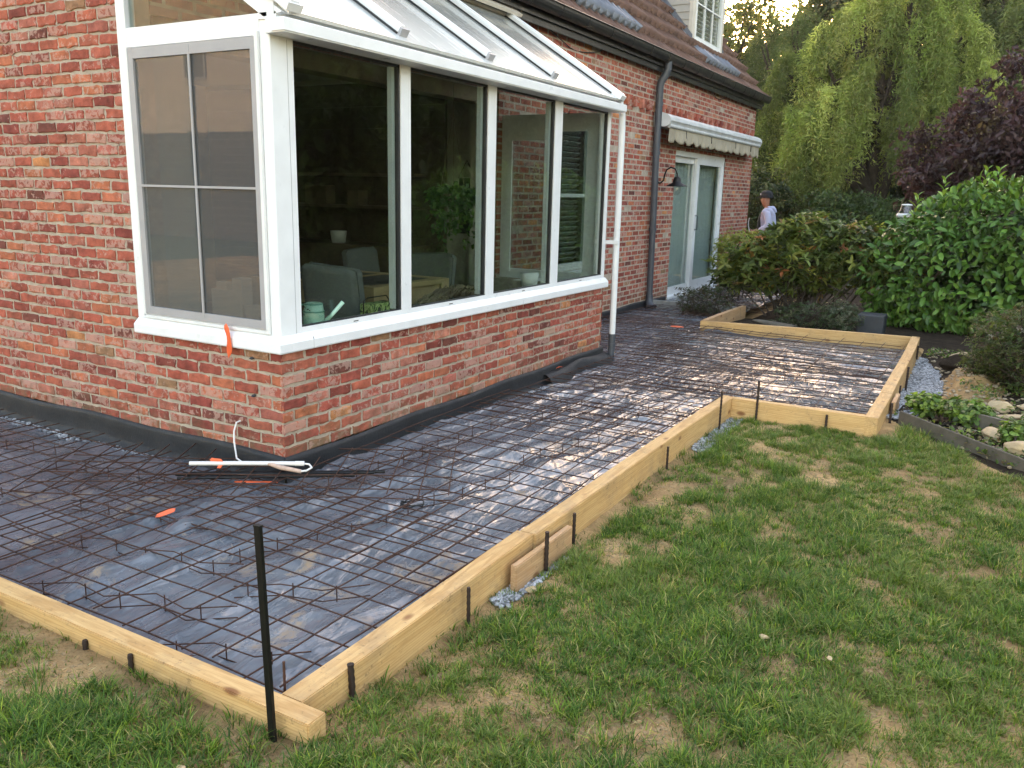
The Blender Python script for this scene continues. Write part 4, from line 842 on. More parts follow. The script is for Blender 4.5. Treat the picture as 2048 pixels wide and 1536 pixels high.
for (x, y, a, n) in [(.55, -1.36, 16, 1), (1.15, -1.40, 22, 0), (.30, -1.06, 10, 1), (1.05, -.98, 28, 0), (-.15, -.80, 5, 1), (.75, -.52, 66, 1), (-.75, -.5, 15, 1), (-1.3, -1.0, 10, 1), (-1.7, -.5, 15, 1), (.4, .15, 80, 1), (1.0, .25, 74, 1), (.45, 1.05, 86, 1), (1.05, 1.3, 75, 1), (.6, 2.1, 84, 1), (1.2, 2.4, 78, 0), (.6, 3.2, 80, 1), (1.3, 3.5, 8, 1), (1.9, 4.3, 4, 0), (.8, 4.6, 10, 1), (1.5, 5.4, 3, 1), (-.5, 5.0, 80, 1), (-.3, 6.4, 75, 1)]:
    L = 1.0 if n else .55; pts = []; c, s = math.cos(R(a)), math.sin(R(a)); N = int(L/.17)
    for i in range(N+1):
        u = (i-N/2)*.17; v = (.045 if i % 2 else -.02)*rr.uniform(.4, 1.2); px, py = x+u*c-v*s, y+u*s+v*c
        if inA(px, py): pts.append((px, py))
    if len(pts) > 2: spacer(pts, k); k += 1
# ------------------------------------------------------------------ loose things
for i, (a, b, z, lab) in enumerate([((-.36, -.37), (.50, .225), -.048, "rear"), ((-.38, -.40), (.46, .185), -.05, "middle"), ((-.33, -.43), (.40, .10), -.052, "front")]):
    m = MB(); A = Vector((*a, z)); B = Vector((*b, z+.004)); n = 60; m.tube([A+(B-A)*t/n-A for t in range(n+1)], [.0085*(1.12 if t % 2 else .94) for t in range(n+1)], 8)
    o = m.build("loose_rebar", M['iron']); o.location = A; tag(o, "%s of three loose dark rebar rods by the house corner under the conduit" % lab, "rod", "loose rebar rods at the house corner")
m = MB(); m.tube([(-.335, -.345, .004), (-.1, -.19, .006), (.14, -.035, .006)], .0115, 12); m.tube([(.12, -.048, .006), (.16, -.022, .006)], .0135, 12)
tag(m.build("white_conduit", M['white_pipe']), "straight white plastic conduit lying on the rods at the house corner", "conduit")
m = MB(); P = [(.15, -.028, .006), (.185, -.012, .004), (.215, -.025, -.005), (.21, -.06, -.014), (.18, -.085, -.016)]; m.tube(P, .0055, 8); tag(m.build("conduit_loop", M['white_pipe']), "thin white cable loop bending out of the conduit end", "cable")
m = MB(); P = [Vector((.19, -.078, -.016)), Vector((.08, -.115, -.004)), Vector((-.02, -.128, .008))]; m.tube(P, [.010, .0125, .008], 10); tag(m.build("muddy_conduit", M['pink_pipe']), "muddy pinkish conduit stub lying askew below the white conduit", "conduit")
m = MB(); P = [(-.325, .004, .158), (-.325, -.03, .155), (-.325, -.05, .11), (-.30, -.075, .06), (-.24, -.12, .02), (-.19, -.16, .008), (-.12, -.18, -.0)]; m.tube(P, .0048, 8); tag(m.build("white_cable", M['white_pipe']), "white cable curving down out of the brick wall near the house corner", "cable")
def rag(name, pts, w, lab, z0=None):
    V = []; n = len(pts)
    for i, p in enumerate(pts):
        for j in (-1, -.3, .4, 1): V.append((p[0]+w[i]*j*p[3], p[1]+w[i]*j*p[4], p[2]+w[i]*j*p[5]+.006*math.sin(i*2+j*3)))
    o = npmesh(name, np.array(V), gridfaces(n, 4), [M['orange']]); md = o.modifiers.new("t", 'SOLIDIFY'); md.thickness = .003; md2 = o.modifiers.new("s", 'SUBSURF'); md2.levels = md2.render_levels = 1
    return tag(o, lab, "orange scrap", "burst orange rubber scraps")
rag("orange_scrap", [(-.36, -.043, .70, .9, 0, .4), (-.345, -.048, .68, .9, 0, .3), (-.335, -.05, .645, .9, -.2, -.2), (-.325, -.052, .615, .9, .1, .2), (-.33, -.050, .58, .95, 0, 0), (-.335, -.046, .54, .9, 0, .2), (-.345, -.043, .515, .9, 0, .2)], [.010, .024, .026, .012, .026, .022, .006], "burst orange rubber scrap hanging over the white sill of the screened window")
rag("orange_scrap", [(-.245, -.285, .03, .6, .4, .3), (-.225, -.275, .026, .6, .4, .4), (-.20, -.262, .016, .3, .2, .8), (-.195, -.26, -.0, .6, .4, .2), (-.205, -.275, -.02, .6, .4, -.1)], [.012, .026, .016, .026, .012], "orange scrap caught on the straight white conduit")
rag("orange_scrap", [(-.10, -.27, -.072, .0, .5, 0), (-.03, -.23, -.066, .1, .9, .1), (.03, -.19, -.074, 0, .8, 0), (.10, -.15, -.070, .1, .6, 0)], [.012, .02, .016, .014], "long flat orange scrap lying below the loose rods")
rag("orange_scrap", [(-.035, -.79, -.072, .2, .6, .5), (-.012, -.775, -.058, .2, .9, .7), (.014, -.76, -.056, .1, .9, .7), (.036, -.735, -.046, .1, .4, .5)], [.010, .019, .021, .010], "orange scrap lying alone on the left mat, away from the wall")
rag("orange_scrap", [(.05, 3.12, -.03, .8, .2, .3), (.055, 3.15, -.018, .8, .3, .3), (.06, 3.19, -.03, .8, .2, 0)], [.012, .022, .01], "small orange scrap on the membrane near the white rainwater pipe")
rag("orange_scrap", [(-.02, 6.15, -.05, .3, .9, .1), (.06, 6.17, -.045, .2, .9, .1), (.14, 6.15, -.05, .2, .9, .1)], [.02, .05, .02], "flat orange scrap on the far mat near the left end of the far board")
m = MB()
for k in range(5): P = [Vector((.86+.06*math.cos(t+k), -.02+.05*math.sin(t+k), -.07+.012*math.sin(2*t+k))) for t in np.linspace(0, 3.4, 12)]; m.tube(P, .0035, 5)
tag(m.build("wire_coil", M['rubber']), "small coil of black tie wire lying on the right-hand strip of mesh", "wire coil")
# ------------------------------------------------------------------ garden edging, stones
K0 = Vector((2.70, 3.33, 0)); K1 = Vector((3.50, 2.46, 0)); K2 = Vector((5.2, .55, 0))
board(tuple(K0)[:2], tuple(K1)[:2], -.018, .13, "weathered grey concrete edging board between the lawn and the planted bed, near the formwork", -.045, grp="concrete edging boards", name="garden_edging", mat='concrete').data
board(tuple(K1)[:2], tuple(K2)[:2], -.018, .13, "weathered grey edging board running out of the picture on the right", -.05, grp="concrete edging boards", name="garden_edging", mat='concrete')
b_ = board((3.16, 3.43), (3.86, 3.02), -.035, .10, "old timber plank lying raised among the plants of the bed", -.01, grp="old planks in the bed", name="old_plank", mat='concrete')
def rock(x, y, sx, sy, sz, rz, lab, seed, dz=.0, mat='stone'):
    bm = bmesh.new(); bmesh.ops.create_icosphere(bm, subdivisions=4, radius=1); rr = random.Random(seed); N = [(Vector((rr.gauss(0, 1), rr.gauss(0, 1), rr.gauss(0, 1))).normalized(), rr.uniform(.55, .95)) for _ in range(14)]
    for v in bm.verts:
        for nn, d in N:
            q = v.co.dot(nn)
            if q > d: v.co -= nn*(q-d)*.92
        c = v.co; nz = float(vnoise(np.array(c.x*2.5+seed), np.array(c.y*2.5), np.array(c.z*2.5)))-.5; v.co *= 1+.12*nz
        v.co = Vector((v.co.x*sx, v.co.y*sy, v.co.z*sz))
    me = bpy.data.meshes.new("rock"); bm.to_mesh(me); bm.free(); o = link("garden_stone", me, None, [M[mat]]); o.location = (x, y, float(gz(np.array(x), np.array(y)))+sz*.5+dz); o.rotation_euler = (rr.uniform(-.1, .1), rr.uniform(-.1, .1), rz)
    return tag(o, lab, "stone", "pale stones in the garden bed")
rock(3.50, 2.78, .15, .065, .05, -.3, "broad flat sandy stone close behind the edging at the right of the picture", 1, .03)
rock(3.30, 3.22, .07, .10, .05, .3, "rounded pinkish slab stone leaning under the old plank", 2, .0)
rock(3.34, 4.05, .10, .06, .05, .2, "squat pale stone in the bed, left one of the stone row below the small shrub", 3, .02)
rock(3.56, 4.08, .13, .08, .06, 0, "largest oval pale stone in the row below the small shrub", 4, .03)
rock(3.78, 3.95, .11, .08, .06, .5, "pale stone at the right end of the row below the small shrub", 5, .03)
rock(3.42, 3.83, .14, .05, .03, -.2, "long thin flat stone lying in front of the stone row", 6, .01)
rock(3.0, 6.35, .14, .06, .05, .1, "pale block stone lying at the foot of the laurel hedge", 7, .04)
rock(2.76, 4.62, .055, .04, .02, .1, "flat sandy stone lying alone on the pale gravel", 8, .035)
rock(1.735, -.40, .028, .022, .014, .1, "small brown stone beside the splice block", 9, .01)
rock(.95, 7.35, .35, .07, .04, -.1, "long flat grey slab lying behind the far board under the bush", 10, .03, 'concrete')
rock(2.98, 6.0, .20, .15, .09, .4, "earth-covered boulder between the gravel and the hedge", 11, -.02, 'humus')
m = MB()
prof = [(0, 0), (.17, 0), (.20, .30), (.205, .31), (.19, .31), (.17, .26), (0, .26)]; m.box(1.80, 2.10, 7.62, 7.92, -.15, .09, bev=.015)
tag(m.build("square_planter", M['pot']), "square anthracite planter half hidden at the left foot of the laurel hedge", "planter")
# ------------------------------------------------------------------ foliage helpers
LT = {  # leaf templates: verts (along, across, up), faces
 'dia': (np.array([(0, 0, 0), (.5, .5, .08), (1, 0, 0), (.5, -.5, .08)]), np.array([(0, 1, 2), (0, 2, 3)])),
 'oval': (np.array([(0, 0, 0), (.28, .40, .10), (.72, .42, .06), (1, 0, -.10), (.72, -.42, .06), (.28, -.40, .10), (.28, 0, 0), (.72, 0, -.02)]), np.array([(0, 1, 6), (0, 6, 5), (1, 2, 7), (1, 7, 6), (6, 7, 4), (6, 4, 5), (2, 3, 7), (7, 3, 4)])),
 'tri': (np.array([(0, .5, 0), (1, 0, 0), (0, -.5, 0)]), np.array([(0, 1, 2)])),
}
def leaves(name, P, D, Nn, size, aspect, col, mat, parent=None, tmpl='dia', rng=RNG, stems=None):
    """P base points, D leaf directions, Nn rough normals, size (n,), col (n,3)"""
    tv, tf = LT[tmpl]; n = len(P); D = D/(np.linalg.norm(D, axis=1, keepdims=True)+1e-9); S = np.cross(Nn, D); S /= (np.linalg.norm(S, axis=1, keepdims=True)+1e-9); U = np.cross(D, S)
    sz = size[:, None, None]; V = P[:, None]+D[:, None]*tv[None, :, :1]*sz+S[:, None]*tv[None, :, 1:2]*sz*aspect+U[:, None]*tv[None, :, 2:]*sz
    F = (tf[None]+(np.arange(n)*len(tv))[:, None, None]).reshape(-1, 3); C = np.repeat(np.concatenate([col, np.ones((n, 1))], 1), len(tv), 0)
    return npmesh(name, V.reshape(-1, 3), F, [mat], parent, C, smooth=(tmpl == 'oval'))
def rnd(n, rng=RNG): v = rng.normal(size=(n, 3)); return v/np.linalg.norm(v, axis=1, keepdims=True)
def pal(n, cols, w=None, jit=.18, rng=RNG):
    cols = np.array(cols); c = cols[rng.choice(len(cols), n, p=None if w is None else np.array(w)/np.sum(w))]; return c*(1-jit+2*jit*rng.random((n, 1)))
def clumps(center, radii, nclump, per, crad, rng, shell=.55, zmin=None, bumpy=.35):
    d = rnd(nclump, rng); r = shell+(1-shell)*rng.random(nclump)**.6; c = np.array(center); k = 1+bumpy*(vnoise(d[:, 0]*2.3+center[0], d[:, 1]*2.3+7, d[:, 2]*2.3+3)-.5)*2
    Cc = c+d*np.array(radii)*(r*k)[:, None]
    if zmin is not None: m_ = Cc[:, 2] > zmin; Cc = Cc[m_]; d = d[m_]
    n = len(Cc); idx = np.repeat(np.arange(n), per); off = rng.normal(size=(n*per, 3)); off /= np.linalg.norm(off, axis=1, keepdims=True); off *= (crad*(.4+.6*rng.random(n))[idx]*rng.random(n*per)**.45)[:, None]; off[:, 2] *= .75
    return Cc, idx, Cc[idx]+off, off
def limbs(base, top, targets, r0, mat, parent, name="trunk", seed=0, wob=.15):
    rr = random.Random(seed); m = MB(); b = Vector(base); t = Vector(top); N = 8
    path = [b+(t-b)*(i/N)+Vector((rr.uniform(-wob, wob), rr.uniform(-wob, wob), 0))*(0 if i == 0 else 1)*.5 for i in range(N+1)]
    m.tube(path, [r0*(1.25 if i == 0 else 1-.75*i/N) for i in range(N+1)], 9)
    for q in targets:
        q = Vector(q); k = rr.randint(2, N-1); s = path[k]; mid = (s+q)/2+Vector((rr.uniform(-wob, wob), rr.uniform(-wob, wob), rr.uniform(0, wob))); rk = r0*(1-.75*k/N)*.6; m.tube([s, mid, q], [rk, rk*.6, rk*.2], 6)
    return m.build(name, M['bark'], parent)
def tree(base, h, center, radii, nclump, per, crad, lsize, cols, lab, cat="tree", w=None, seed=1, name="broadleaf_tree", grp="background trees", zmin=None, r0=.22, aspect=.55, shell=.5):
    rng = np.random.default_rng(seed); root = empty(name, base, label=lab, cat=cat, group=grp)
    Cc, idx, P, off = clumps(center, radii, nclump, per, crad, rng, shell, zmin); n = len(P)
    cb = pal(len(Cc), cols, w, .3, rng)[idx]*(.75+.5*rng.random((n, 1))); D = rnd(n, rng)+np.array([0, 0, -.3]); Nn = off/crad+rnd(n, rng)*.6+np.array([0, 0, .4])
    o = leaves("crown", P, D, Nn, lsize*(.6+.8*rng.random(n)), aspect, cb, M['leaf'], None, 'dia'); rel(o, root)
    tg = Cc[rng.choice(len(Cc), min(40, len(Cc)), replace=False)]
    rel(limbs(base, (center[0], center[1], center[2]+radii[2]*.5), tg, r0, 'bark', None, seed=seed), root); return root
# ------------------------------------------------------------------ willow
def willow(base, lobes, ns, lab, seed, cols, name="weeping_willow", zlow=1.2, lsz=.085, wid=.26, bunch=18):
    """lobes: (x, y, ztop, radius, drop, hang): drooping strands start on the dome of every lobe"""
    rng = np.random.default_rng(seed); root = empty(name, base, label=lab, cat="tree"); L0 = np.array(lobes); w = L0[:, 3]**2; li = rng.choice(len(L0), ns, p=w/w.sum()); q = L0[li]
    nb = max(8, ns//bunch); bi = rng.integers(0, nb, ns); ba = rng.random(nb)*6.283; br = np.sqrt(rng.random(nb)); a = ba[bi]+rng.normal(0, .055, ns)/np.maximum(br[bi], .25); r_ = np.clip(br[bi]+rng.normal(0, .04, ns), 0, 1.15); li = (bi*7919+3) % len(L0); q = L0[li]
    k = 1+.35*(vnoise(np.cos(a)*1.7+li, np.sin(a)*1.7+seed)-.5)*2; R_ = q[:, 3]*r_*k
    st = np.stack([q[:, 0]+R_*np.cos(a), q[:, 1]+R_*np.sin(a)*.8, q[:, 2]-q[:, 4]*r_**2+rng.normal(0, .12, ns)], -1)
    bl = rng.random(nb)[bi]; L = q[:, 5]*(.30+.55*bl+.25*rng.random(ns))*(.55+.6*r_); per = 40; t = np.linspace(0, 1, per)[None, :]
    ph = rng.random((ns, 1))*6; ox, oy = np.cos(a)[:, None], np.sin(a)[:, None]; sw = rng.normal(0, .12, (ns, 1)); out = (.25+.35*rng.random((ns, 1)))
    X = st[:, 0:1]+ox*out*np.sqrt(t)+sw*t+.04*np.sin(t*6+ph); Y = st[:, 1:2]+oy*out*np.sqrt(t)+.04*np.cos(t*5+ph); Z = st[:, 2:3]+.35*np.sin(t*2.6)*(1-t)**1.5-L[:, None]*t**1.2
    P = np.stack([X, Y, Z], -1).reshape(-1, 3)+rng.normal(0, .03, (ns*per, 3)); m_ = P[:, 2] > zlow+.6*vnoise(P[:, 0]*2, P[:, 1]*2); sid = np.repeat(np.arange(ns), per)[m_]; P = P[m_]; n = len(P)
    D = rnd(n, rng)*.95+np.array([0, 0, -.6]); cb = pal(nb, cols, None, .35, rng)[bi][sid]*(.75+.5*rng.random((n, 1)))
    rel(leaves("crown", P, D, rnd(n, rng)+np.array([0, -.4, .6]), lsz*(.5+1.0*rng.random(n)), wid, cb, M['leaf'], None, 'dia'), root)
    tp = L0[np.argmax(L0[:, 2])]; rel(limbs(base, (tp[0], tp[1], tp[2]-.7), st[rng.choice(ns, 70)]+np.array([0, 0, .03]), .28, 'bark', None, seed=seed), root); return root
WC = [(.21, .27, .065), (.29, .34, .09), (.14, .18, .045), (.38, .41, .13)]
willow((.3, 19.8, -.3), [(1.1, 19.4, 5.6, 1.0, .6, 1.5), (-.3, 19.3, 5.9, 1.0, .6, 1.6), (-1.15, 19.2, 5.0, .8, .5, 1.7), (1.75, 19.2, 4.7, .7, .5, 1.5), (.5, 18.9, 4.6, 1.0, .6, 1.8), (-.6, 18.9, 4.1, .9, .5, 1.7), (1.6, 18.9, 3.8, .6, .4, 1.2), (-1.6, 18.8, 3.6, .7, .4, 1.6), (.3, 18.7, 3.3, .8, .4, 1.4), (-.9, 18.6, 2.8, .7, .4, 1.3), (.6, 19.5, 6.6, .8, .4, 1.6), (2.25, 19.0, 3.3, .35, .3, .7)], 3300, "weeping willow with bright yellow-green hanging strands beyond the house end", 3, WC, zlow=1.0, lsz=.11, wid=.22)
willow((-2.2, 21.5, -.3), [(-2.1, 21, 6.0, 1.2, 1, 3.2), (-1.3, 21, 5.0, 1.0, .8, 3.0), (-2.7, 20.6, 4.2, .9, .8, 3.0), (-1.7, 20.4, 3.4, .9, .6, 2.6)], 2200, "darker weeping tree trailing long strands just right of the house corner", 5, [(.11, .15, .045), (.15, .19, .055), (.08, .11, .035)], name="weeping_tree", zlow=.2)
willow((3.3, 25, -.3), [(3.2, 25, 9.0, 1.8, 1.2, 3.5), (4.6, 25, 8.0, 1.5, 1.2, 3.5), (2.6, 24.6, 6.6, 1.3, 1, 2.6), (4.4, 24.4, 6.0, 1.3, 1, 2.5)], 2400, "tall olive-green willow rising behind the purple tree at the right edge", 6, [(.15, .19, .06), (.19, .23, .07), (.11, .14, .045)], zlow=2.6, lsz=.14)
DK = [(.06, .082, .028), (.085, .105, .036), (.045, .062, .022), (.11, .12, .045)]
tree((-7.5, 31, -.4), 12, (-7.6, 31, 6.2), (2.8, 2.2, 4.8), 210, 60, .6, .2, [(.14, .16, .05), (.11, .13, .045), (.17, .18, .06)], "loose olive tree against the bright sky beside the dormer", seed=21, shell=.35)
tree((-2.9, 31, -.4), 13, (-2.0, 31.5, 9.0), (2.7, 2.6, 5.2), 380, 70, .8, .25, DK+[(.12, .13, .045)], "tall dark tree behind the willow, left of its top", seed=22)
tree((1.0, 34, -.4), 14, (1.0, 34, 9), (3.4, 3, 5.5), 520, 70, .9, .27, DK+[(.12, .12, .05)], "tall dark tree directly behind the bright willow", seed=23)
tree((4.9, 33, -.4), 14, (4.9, 33, 9.3), (3.3, 3, 6), 520, 70, .9, .27, DK, "tall dark tree behind the right end of the willow", seed=24)
tree((8.4, 29, -.4), 13, (8.4, 29, 7.5), (3.4, 3, 6), 480, 70, .9, .27, DK, "tall dark tree far out to the right beyond the hedge", seed=25)
tree((-5.5, 33, -.4), 11, (-5.4, 34, 4.6), (3.4, 2.6, 3.6), 480, 70, .8, .25, DK, "dark bushy tree low behind the house end", seed=26)
tree((-1.1, 24.5, -.4), 6, (-1.2, 25, 1.9), (2.8, 1.5, 2.3), 420, 60, .5, .16, DK+[(.10, .13, .04)], "dense dark green shrub mass behind the walking man", name="large_shrub", grp="shrubs at the back of the garden", cat="shrub", seed=27, r0=.1)
tree((.2, 17.2, -.3), 2.4, (.35, 17.3, .75), (1.3, .9, .85), 260, 60, .32, .085, [(.05, .085, .025), (.07, .115, .035), (.10, .15, .05)], "rounded green shrub right of the walking man", name="large_shrub", grp="shrubs at the back of the garden", cat="shrub", seed=28, r0=.05)
tree((2.3, 20.5, -.3), 4, (2.3, 21, 1.2), (2.4, 1.2, 1.7), 380, 60, .45, .14, [(.03, .045, .015), (.045, .06, .02)], "very dark shrub in the hollow under the willow", name="large_shrub", grp="shrubs at the back of the garden", cat="shrub", seed=29, r0=.1)
tree((-2.2, 17.6, -.3), 2, (-2.1, 17.8, .8), (1.0, .8, 1.2), 240, 55, .32, .09, DK, "dark shrub close behind the house end beside the man", name="large_shrub", grp="shrubs at the back of the garden", cat="shrub", seed=30, r0=.05)
# far wood closing the view
rng = np.random.default_rng(9); n = 60000; a = rng.random(n)*1.35+.75; rd = 44+10*rng.random(n); P = np.stack([rd*np.cos(a), rd*np.sin(a)-3, 9*rng.random(n)**1.1-.3], -1); hgt = 6.0+4*vnoise(a*14, a*0+1)-5.5*np.exp(-((a-1.81)/.06)**2); P = P[P[:, 2] < hgt]; n = len(P)
tag(leaves("far_wood", P, rnd(n, rng), rnd(n, rng), .55*(.6+.8*rng.random(n)), .6, pal(n, DK, None, .35, rng), M['leaf']), "dark far-off wood closing the garden", "wood", kind='stuff')
# trees beside the garden on the right, out of the picture but mirrored in the panes
for i, (x, y, h) in enumerate([(9.5, 10, 5.2), (10.5, 17, 6.5), (12, 4, 4.5), (11.5, 24, 7)]):
    tree((x, y, -.3), h, (x, y, h*.45), (2.4, 3.6, h*.55), 260, 50, .8, .28, [(.07, .10, .03), (.10, .14, .035), (.05, .07, .02)], ["broad green tree far right beside the garden", "taller green tree far right behind the hedge", "green garden-side bush nearest on the far right", "tallest green tree at the far right back"][i], seed=40+i, grp="trees along the right side of the garden")
# ------------------------------------------------------------------ purple tree
tree((3.5, 14, -.3), 4, (3.55, 14.1, 1.75), (2.0, 1.5, 1.75), 520, 85, .42, .105, [(.055, .026, .032), (.075, .036, .042), (.04, .02, .026), (.10, .055, .055), (.09, .06, .03)], "purple-leaved tree with a dense dark crown behind the laurel hedge", cat="tree", w=[4, 3, 4, 1, .5], seed=51, name="purple_tree", grp=None, r0=.12)
tree((4.6, 15.2, -.3), 5, (4.7, 15.2, 2.7), (1.9, 1.4, 2.0), 420, 80, .45, .115, [(.055, .026, .032), (.075, .036, .042), (.04, .02, .026), (.10, .06, .045)], "taller purple-leaved tree at the right edge of the picture", cat="tree", seed=52, name="purple_tree", grp=None, r0=.12)
# ------------------------------------------------------------------ laurel hedge
def laurel():
    rng = np.random.default_rng(61); c = np.array([3.95, 9.3, .58]); rad = np.array([2.05, 1.35, 1.06]); root = empty("laurel_hedge", (3.9, 9.2, -.12), label="big clipped laurel hedge with glossy green leaves and pale shoots on top", cat="hedge")
    n = 12000; d = rnd(n, rng); d[:, 1] = np.where(rng.random(n) < .55, -np.abs(d[:, 1]), d[:, 1])
    se = np.sign(d)*np.abs(d)**.72; se /= (np.abs(se)**2.8).sum(1, keepdims=True)**(1/2.8); k = 1+.20*(vnoise(d[:, 0]*3, d[:, 1]*3, d[:, 2]*3+4)-.5)*2; r = (1-.22*rng.random(n)**2)*k
    P = c+se*rad*r[:, None]; P[:, 2] = np.maximum(P[:, 2], -.06+.1*rng.random(n)); Nn = se/rad; Nn /= np.linalg.norm(Nn, axis=1, keepdims=True)
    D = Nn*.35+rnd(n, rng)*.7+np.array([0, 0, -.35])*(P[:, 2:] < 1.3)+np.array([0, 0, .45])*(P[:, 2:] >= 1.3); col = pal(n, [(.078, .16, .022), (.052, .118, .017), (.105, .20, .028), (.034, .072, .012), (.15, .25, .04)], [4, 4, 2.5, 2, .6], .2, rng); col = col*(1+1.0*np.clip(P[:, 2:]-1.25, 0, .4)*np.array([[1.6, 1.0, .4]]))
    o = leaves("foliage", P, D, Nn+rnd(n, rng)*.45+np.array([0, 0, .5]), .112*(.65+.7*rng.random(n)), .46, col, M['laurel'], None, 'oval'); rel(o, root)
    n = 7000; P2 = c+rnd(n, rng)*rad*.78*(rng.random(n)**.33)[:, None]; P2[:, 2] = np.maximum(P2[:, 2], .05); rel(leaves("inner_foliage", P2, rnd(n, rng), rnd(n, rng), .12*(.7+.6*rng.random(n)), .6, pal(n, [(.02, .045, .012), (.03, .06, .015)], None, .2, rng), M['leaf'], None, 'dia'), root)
    # upright shoots with pale young leaves
    Ps = []; Ds = []; Ns = []; sz = []; m = MB()
    for k in range(46):
        a = rng.uniform(-1.8, 1.9) if k > 6 else [-1.75, -1.45, -1.05, -.35, .45, -.9, .1][k]; b = rng.uniform(-1.0, .2) if k > 6 else -.75; sx = a/rad[0]; sy = b/rad[1]; zz = c[2]+rad[2]*max(.05, (1-abs(sx)**2.8-abs(sy)**2.8))**(1/2.8); h = rng.uniform(.08, .2) if k > 6 else rng.uniform(.28, .42)
        p = np.array([c[0]+a, c[1]+b, zz-.06]); tl = rng.normal(0, .08, 2); m = MB(); m.tube([tuple(p), (p[0]+tl[0]*h, p[1]+tl[1]*h, p[2]+h)], .004, 4); rel(m.build("shoot", M['laurel']), root)
        for j in range(9 if h > .2 else 6):
            q = p+np.array([tl[0]*h, tl[1]*h, h])*(.35+.65*j/8); an = j*2.4; Ps.append(q); Ds.append([math.cos(an)*.8, math.sin(an)*.8, .75]); Ns.append([-math.cos(an), -math.sin(an), 1]); sz.append(rng.uniform(.08, .14))
    n = len(Ps); rel(leaves("young_leaves", np.array(Ps), np.array(Ds), np.array(Ns), np.array(sz), .40, pal(n, [(.22, .36, .05), (.30, .42, .07), (.16, .30, .045)], None, .15, rng), M['laurel'], None, 'oval'), root)
    m = MB()
    for k in range(22): x, y = c[0]+rng.uniform(-1.6, 1.6), c[1]+rng.uniform(-.9, .8); m.tube([(x, y, -.2), (x+rng.uniform(-.1, .1), y, .3), (x+rng.uniform(-.3, .3), y+rng.uniform(-.2, .2), .9)], [.022, .018, .008], 6)
    rel(m.build("stem", M['bark']), root)
laurel()
# ------------------------------------------------------------------ rhododendron and neighbours
def bush(root_loc, ellipses, cols, w, lab, cat="bush", name="bush", seed=1, lsz=.075, aspect=.38, rosette=7, nros=520, stems=14, tm='oval', zmin=.05, mat='leaf', shell=.45):
    rng = np.random.default_rng(seed); root = empty(name, root_loc, label=lab, cat=cat); Pa = []; Da = []; Na = []; Ca = []; tips = []
    for (c, rad, frac) in ellipses:
        n = int(nros*frac); d = rnd(n, rng); r = shell+(1-shell)*rng.random(n)**.55; k = 1+.35*(vnoise(d[:, 0]*2.4+c[0], d[:, 1]*2.4, d[:, 2]*2.4+c[2])-.5)*2; T = np.array(c)+d*np.array(rad)*(r*k)[:, None]; T = T[T[:, 2] > zmin]; tips.append(T); n = len(T)
        up = d[:n]*.6+np.array([0, 0, .9])+rnd(n, rng)*.4; up /= np.linalg.norm(up, axis=1, keepdims=True)
        cc = pal(n, cols, w, .25, rng)
        for j in range(rosette):
            an = j*2*math.pi/rosette+rng.random(n)*.7; a_ = np.cross(up, rnd(n, rng)); a_ /= np.linalg.norm(a_, axis=1, keepdims=True); D = a_*.95+up*rng.uniform(-.25, .55, (n, 1)); Pa.append(T+rnd(n, rng)*.01); Da.append(D); Na.append(up); Ca.append(cc*(.8+.4*rng.random((n, 1))))
    P = np.concatenate(Pa); n = len(P); rel(leaves("foliage", P, np.concatenate(Da), np.concatenate(Na), lsz*(.6+.7*rng.random(n)), aspect, np.concatenate(Ca), M[mat], None, tm), root)
    T = np.concatenate(tips); m = MB(); b = np.array(root_loc)
    for k in range(stems):
        t = T[rng.integers(len(T))]; s = b+np.array([rng.uniform(-.25, .25)+(t[0]-b[0])*.35, rng.uniform(-.12, .12)+(t[1]-b[1])*.35, -.05]); mid = s*.5+t*.5+rng.normal(0, .05, 3); m.tube([tuple(s), tuple(mid), tuple(t)], [.012, .008, .003], 5)
        for q in range(3): t2 = T[rng.integers(len(T))]; t2 = mid+(t2-mid)*min(1, .45/np.linalg.norm(t2-mid)); m.tube([tuple(mid), tuple(t2)], [.006, .002], 4)
    rel(m.build("stem", M['bark']), root); return root
bush((.85, 8.75, -.12), [((.75, 8.9, .58), (.80, .55, .52), 1.5), ((.15, 8.8, .36), (.48, .4, .42), .45), ((1.65, 9.1, .66), (.64, .5, .44), .8), ((.90, 9.1, .98), (.50, .35, .24), .35), ((1.5, 9.0, .98), (.3, .3, .16), .12)], [(.14, .18, .04), (.09, .13, .032), (.24, .26, .055), (.26, .16, .05), (.34, .13, .05), (.06, .08, .025)], [4, 4, 2, .5, .2, 2.5], "rhododendron bush with mixed green, yellow and reddish leaves behind the far board", name="rhododendron", seed=71, nros=760, stems=60, lsz=.105, aspect=.36, zmin=.16)
bush((-.45, 10.1, -.15), [((-.35, 10.1, .62), (.42, .4, .34), 1.)], [(.30, .32, .05), (.22, .27, .045), (.36, .34, .07)], None, "airy yellow-green bush against the end of the house wall", name="yellow_bush", seed=72, nros=520, lsz=.05, stems=12)
bush((.0, 7.7, -.15), [((-.15, 7.85, .05), (.40, .35, .26), 1.)], [(.035, .05, .018), (.05, .065, .022), (.08, .06, .03)], None, "low dark small-leaved shrub where the far board meets the edging", name="low_shrub", seed=73, nros=620, lsz=.03, stems=14, zmin=-.12)
bush((1.35, 7.6, -.15), [((1.3, 7.6, -.0), (.5, .35, .18), 1.), ((1.65, 7.3, .1), (.25, .25, .2), .4)], [(.04, .065, .025), (.06, .09, .035), (.12, .13, .08)], None, "low spreading small-leaved plant trailing over the far board", name="low_shrub", seed=74, nros=600, lsz=.032, stems=16, zmin=-.12)
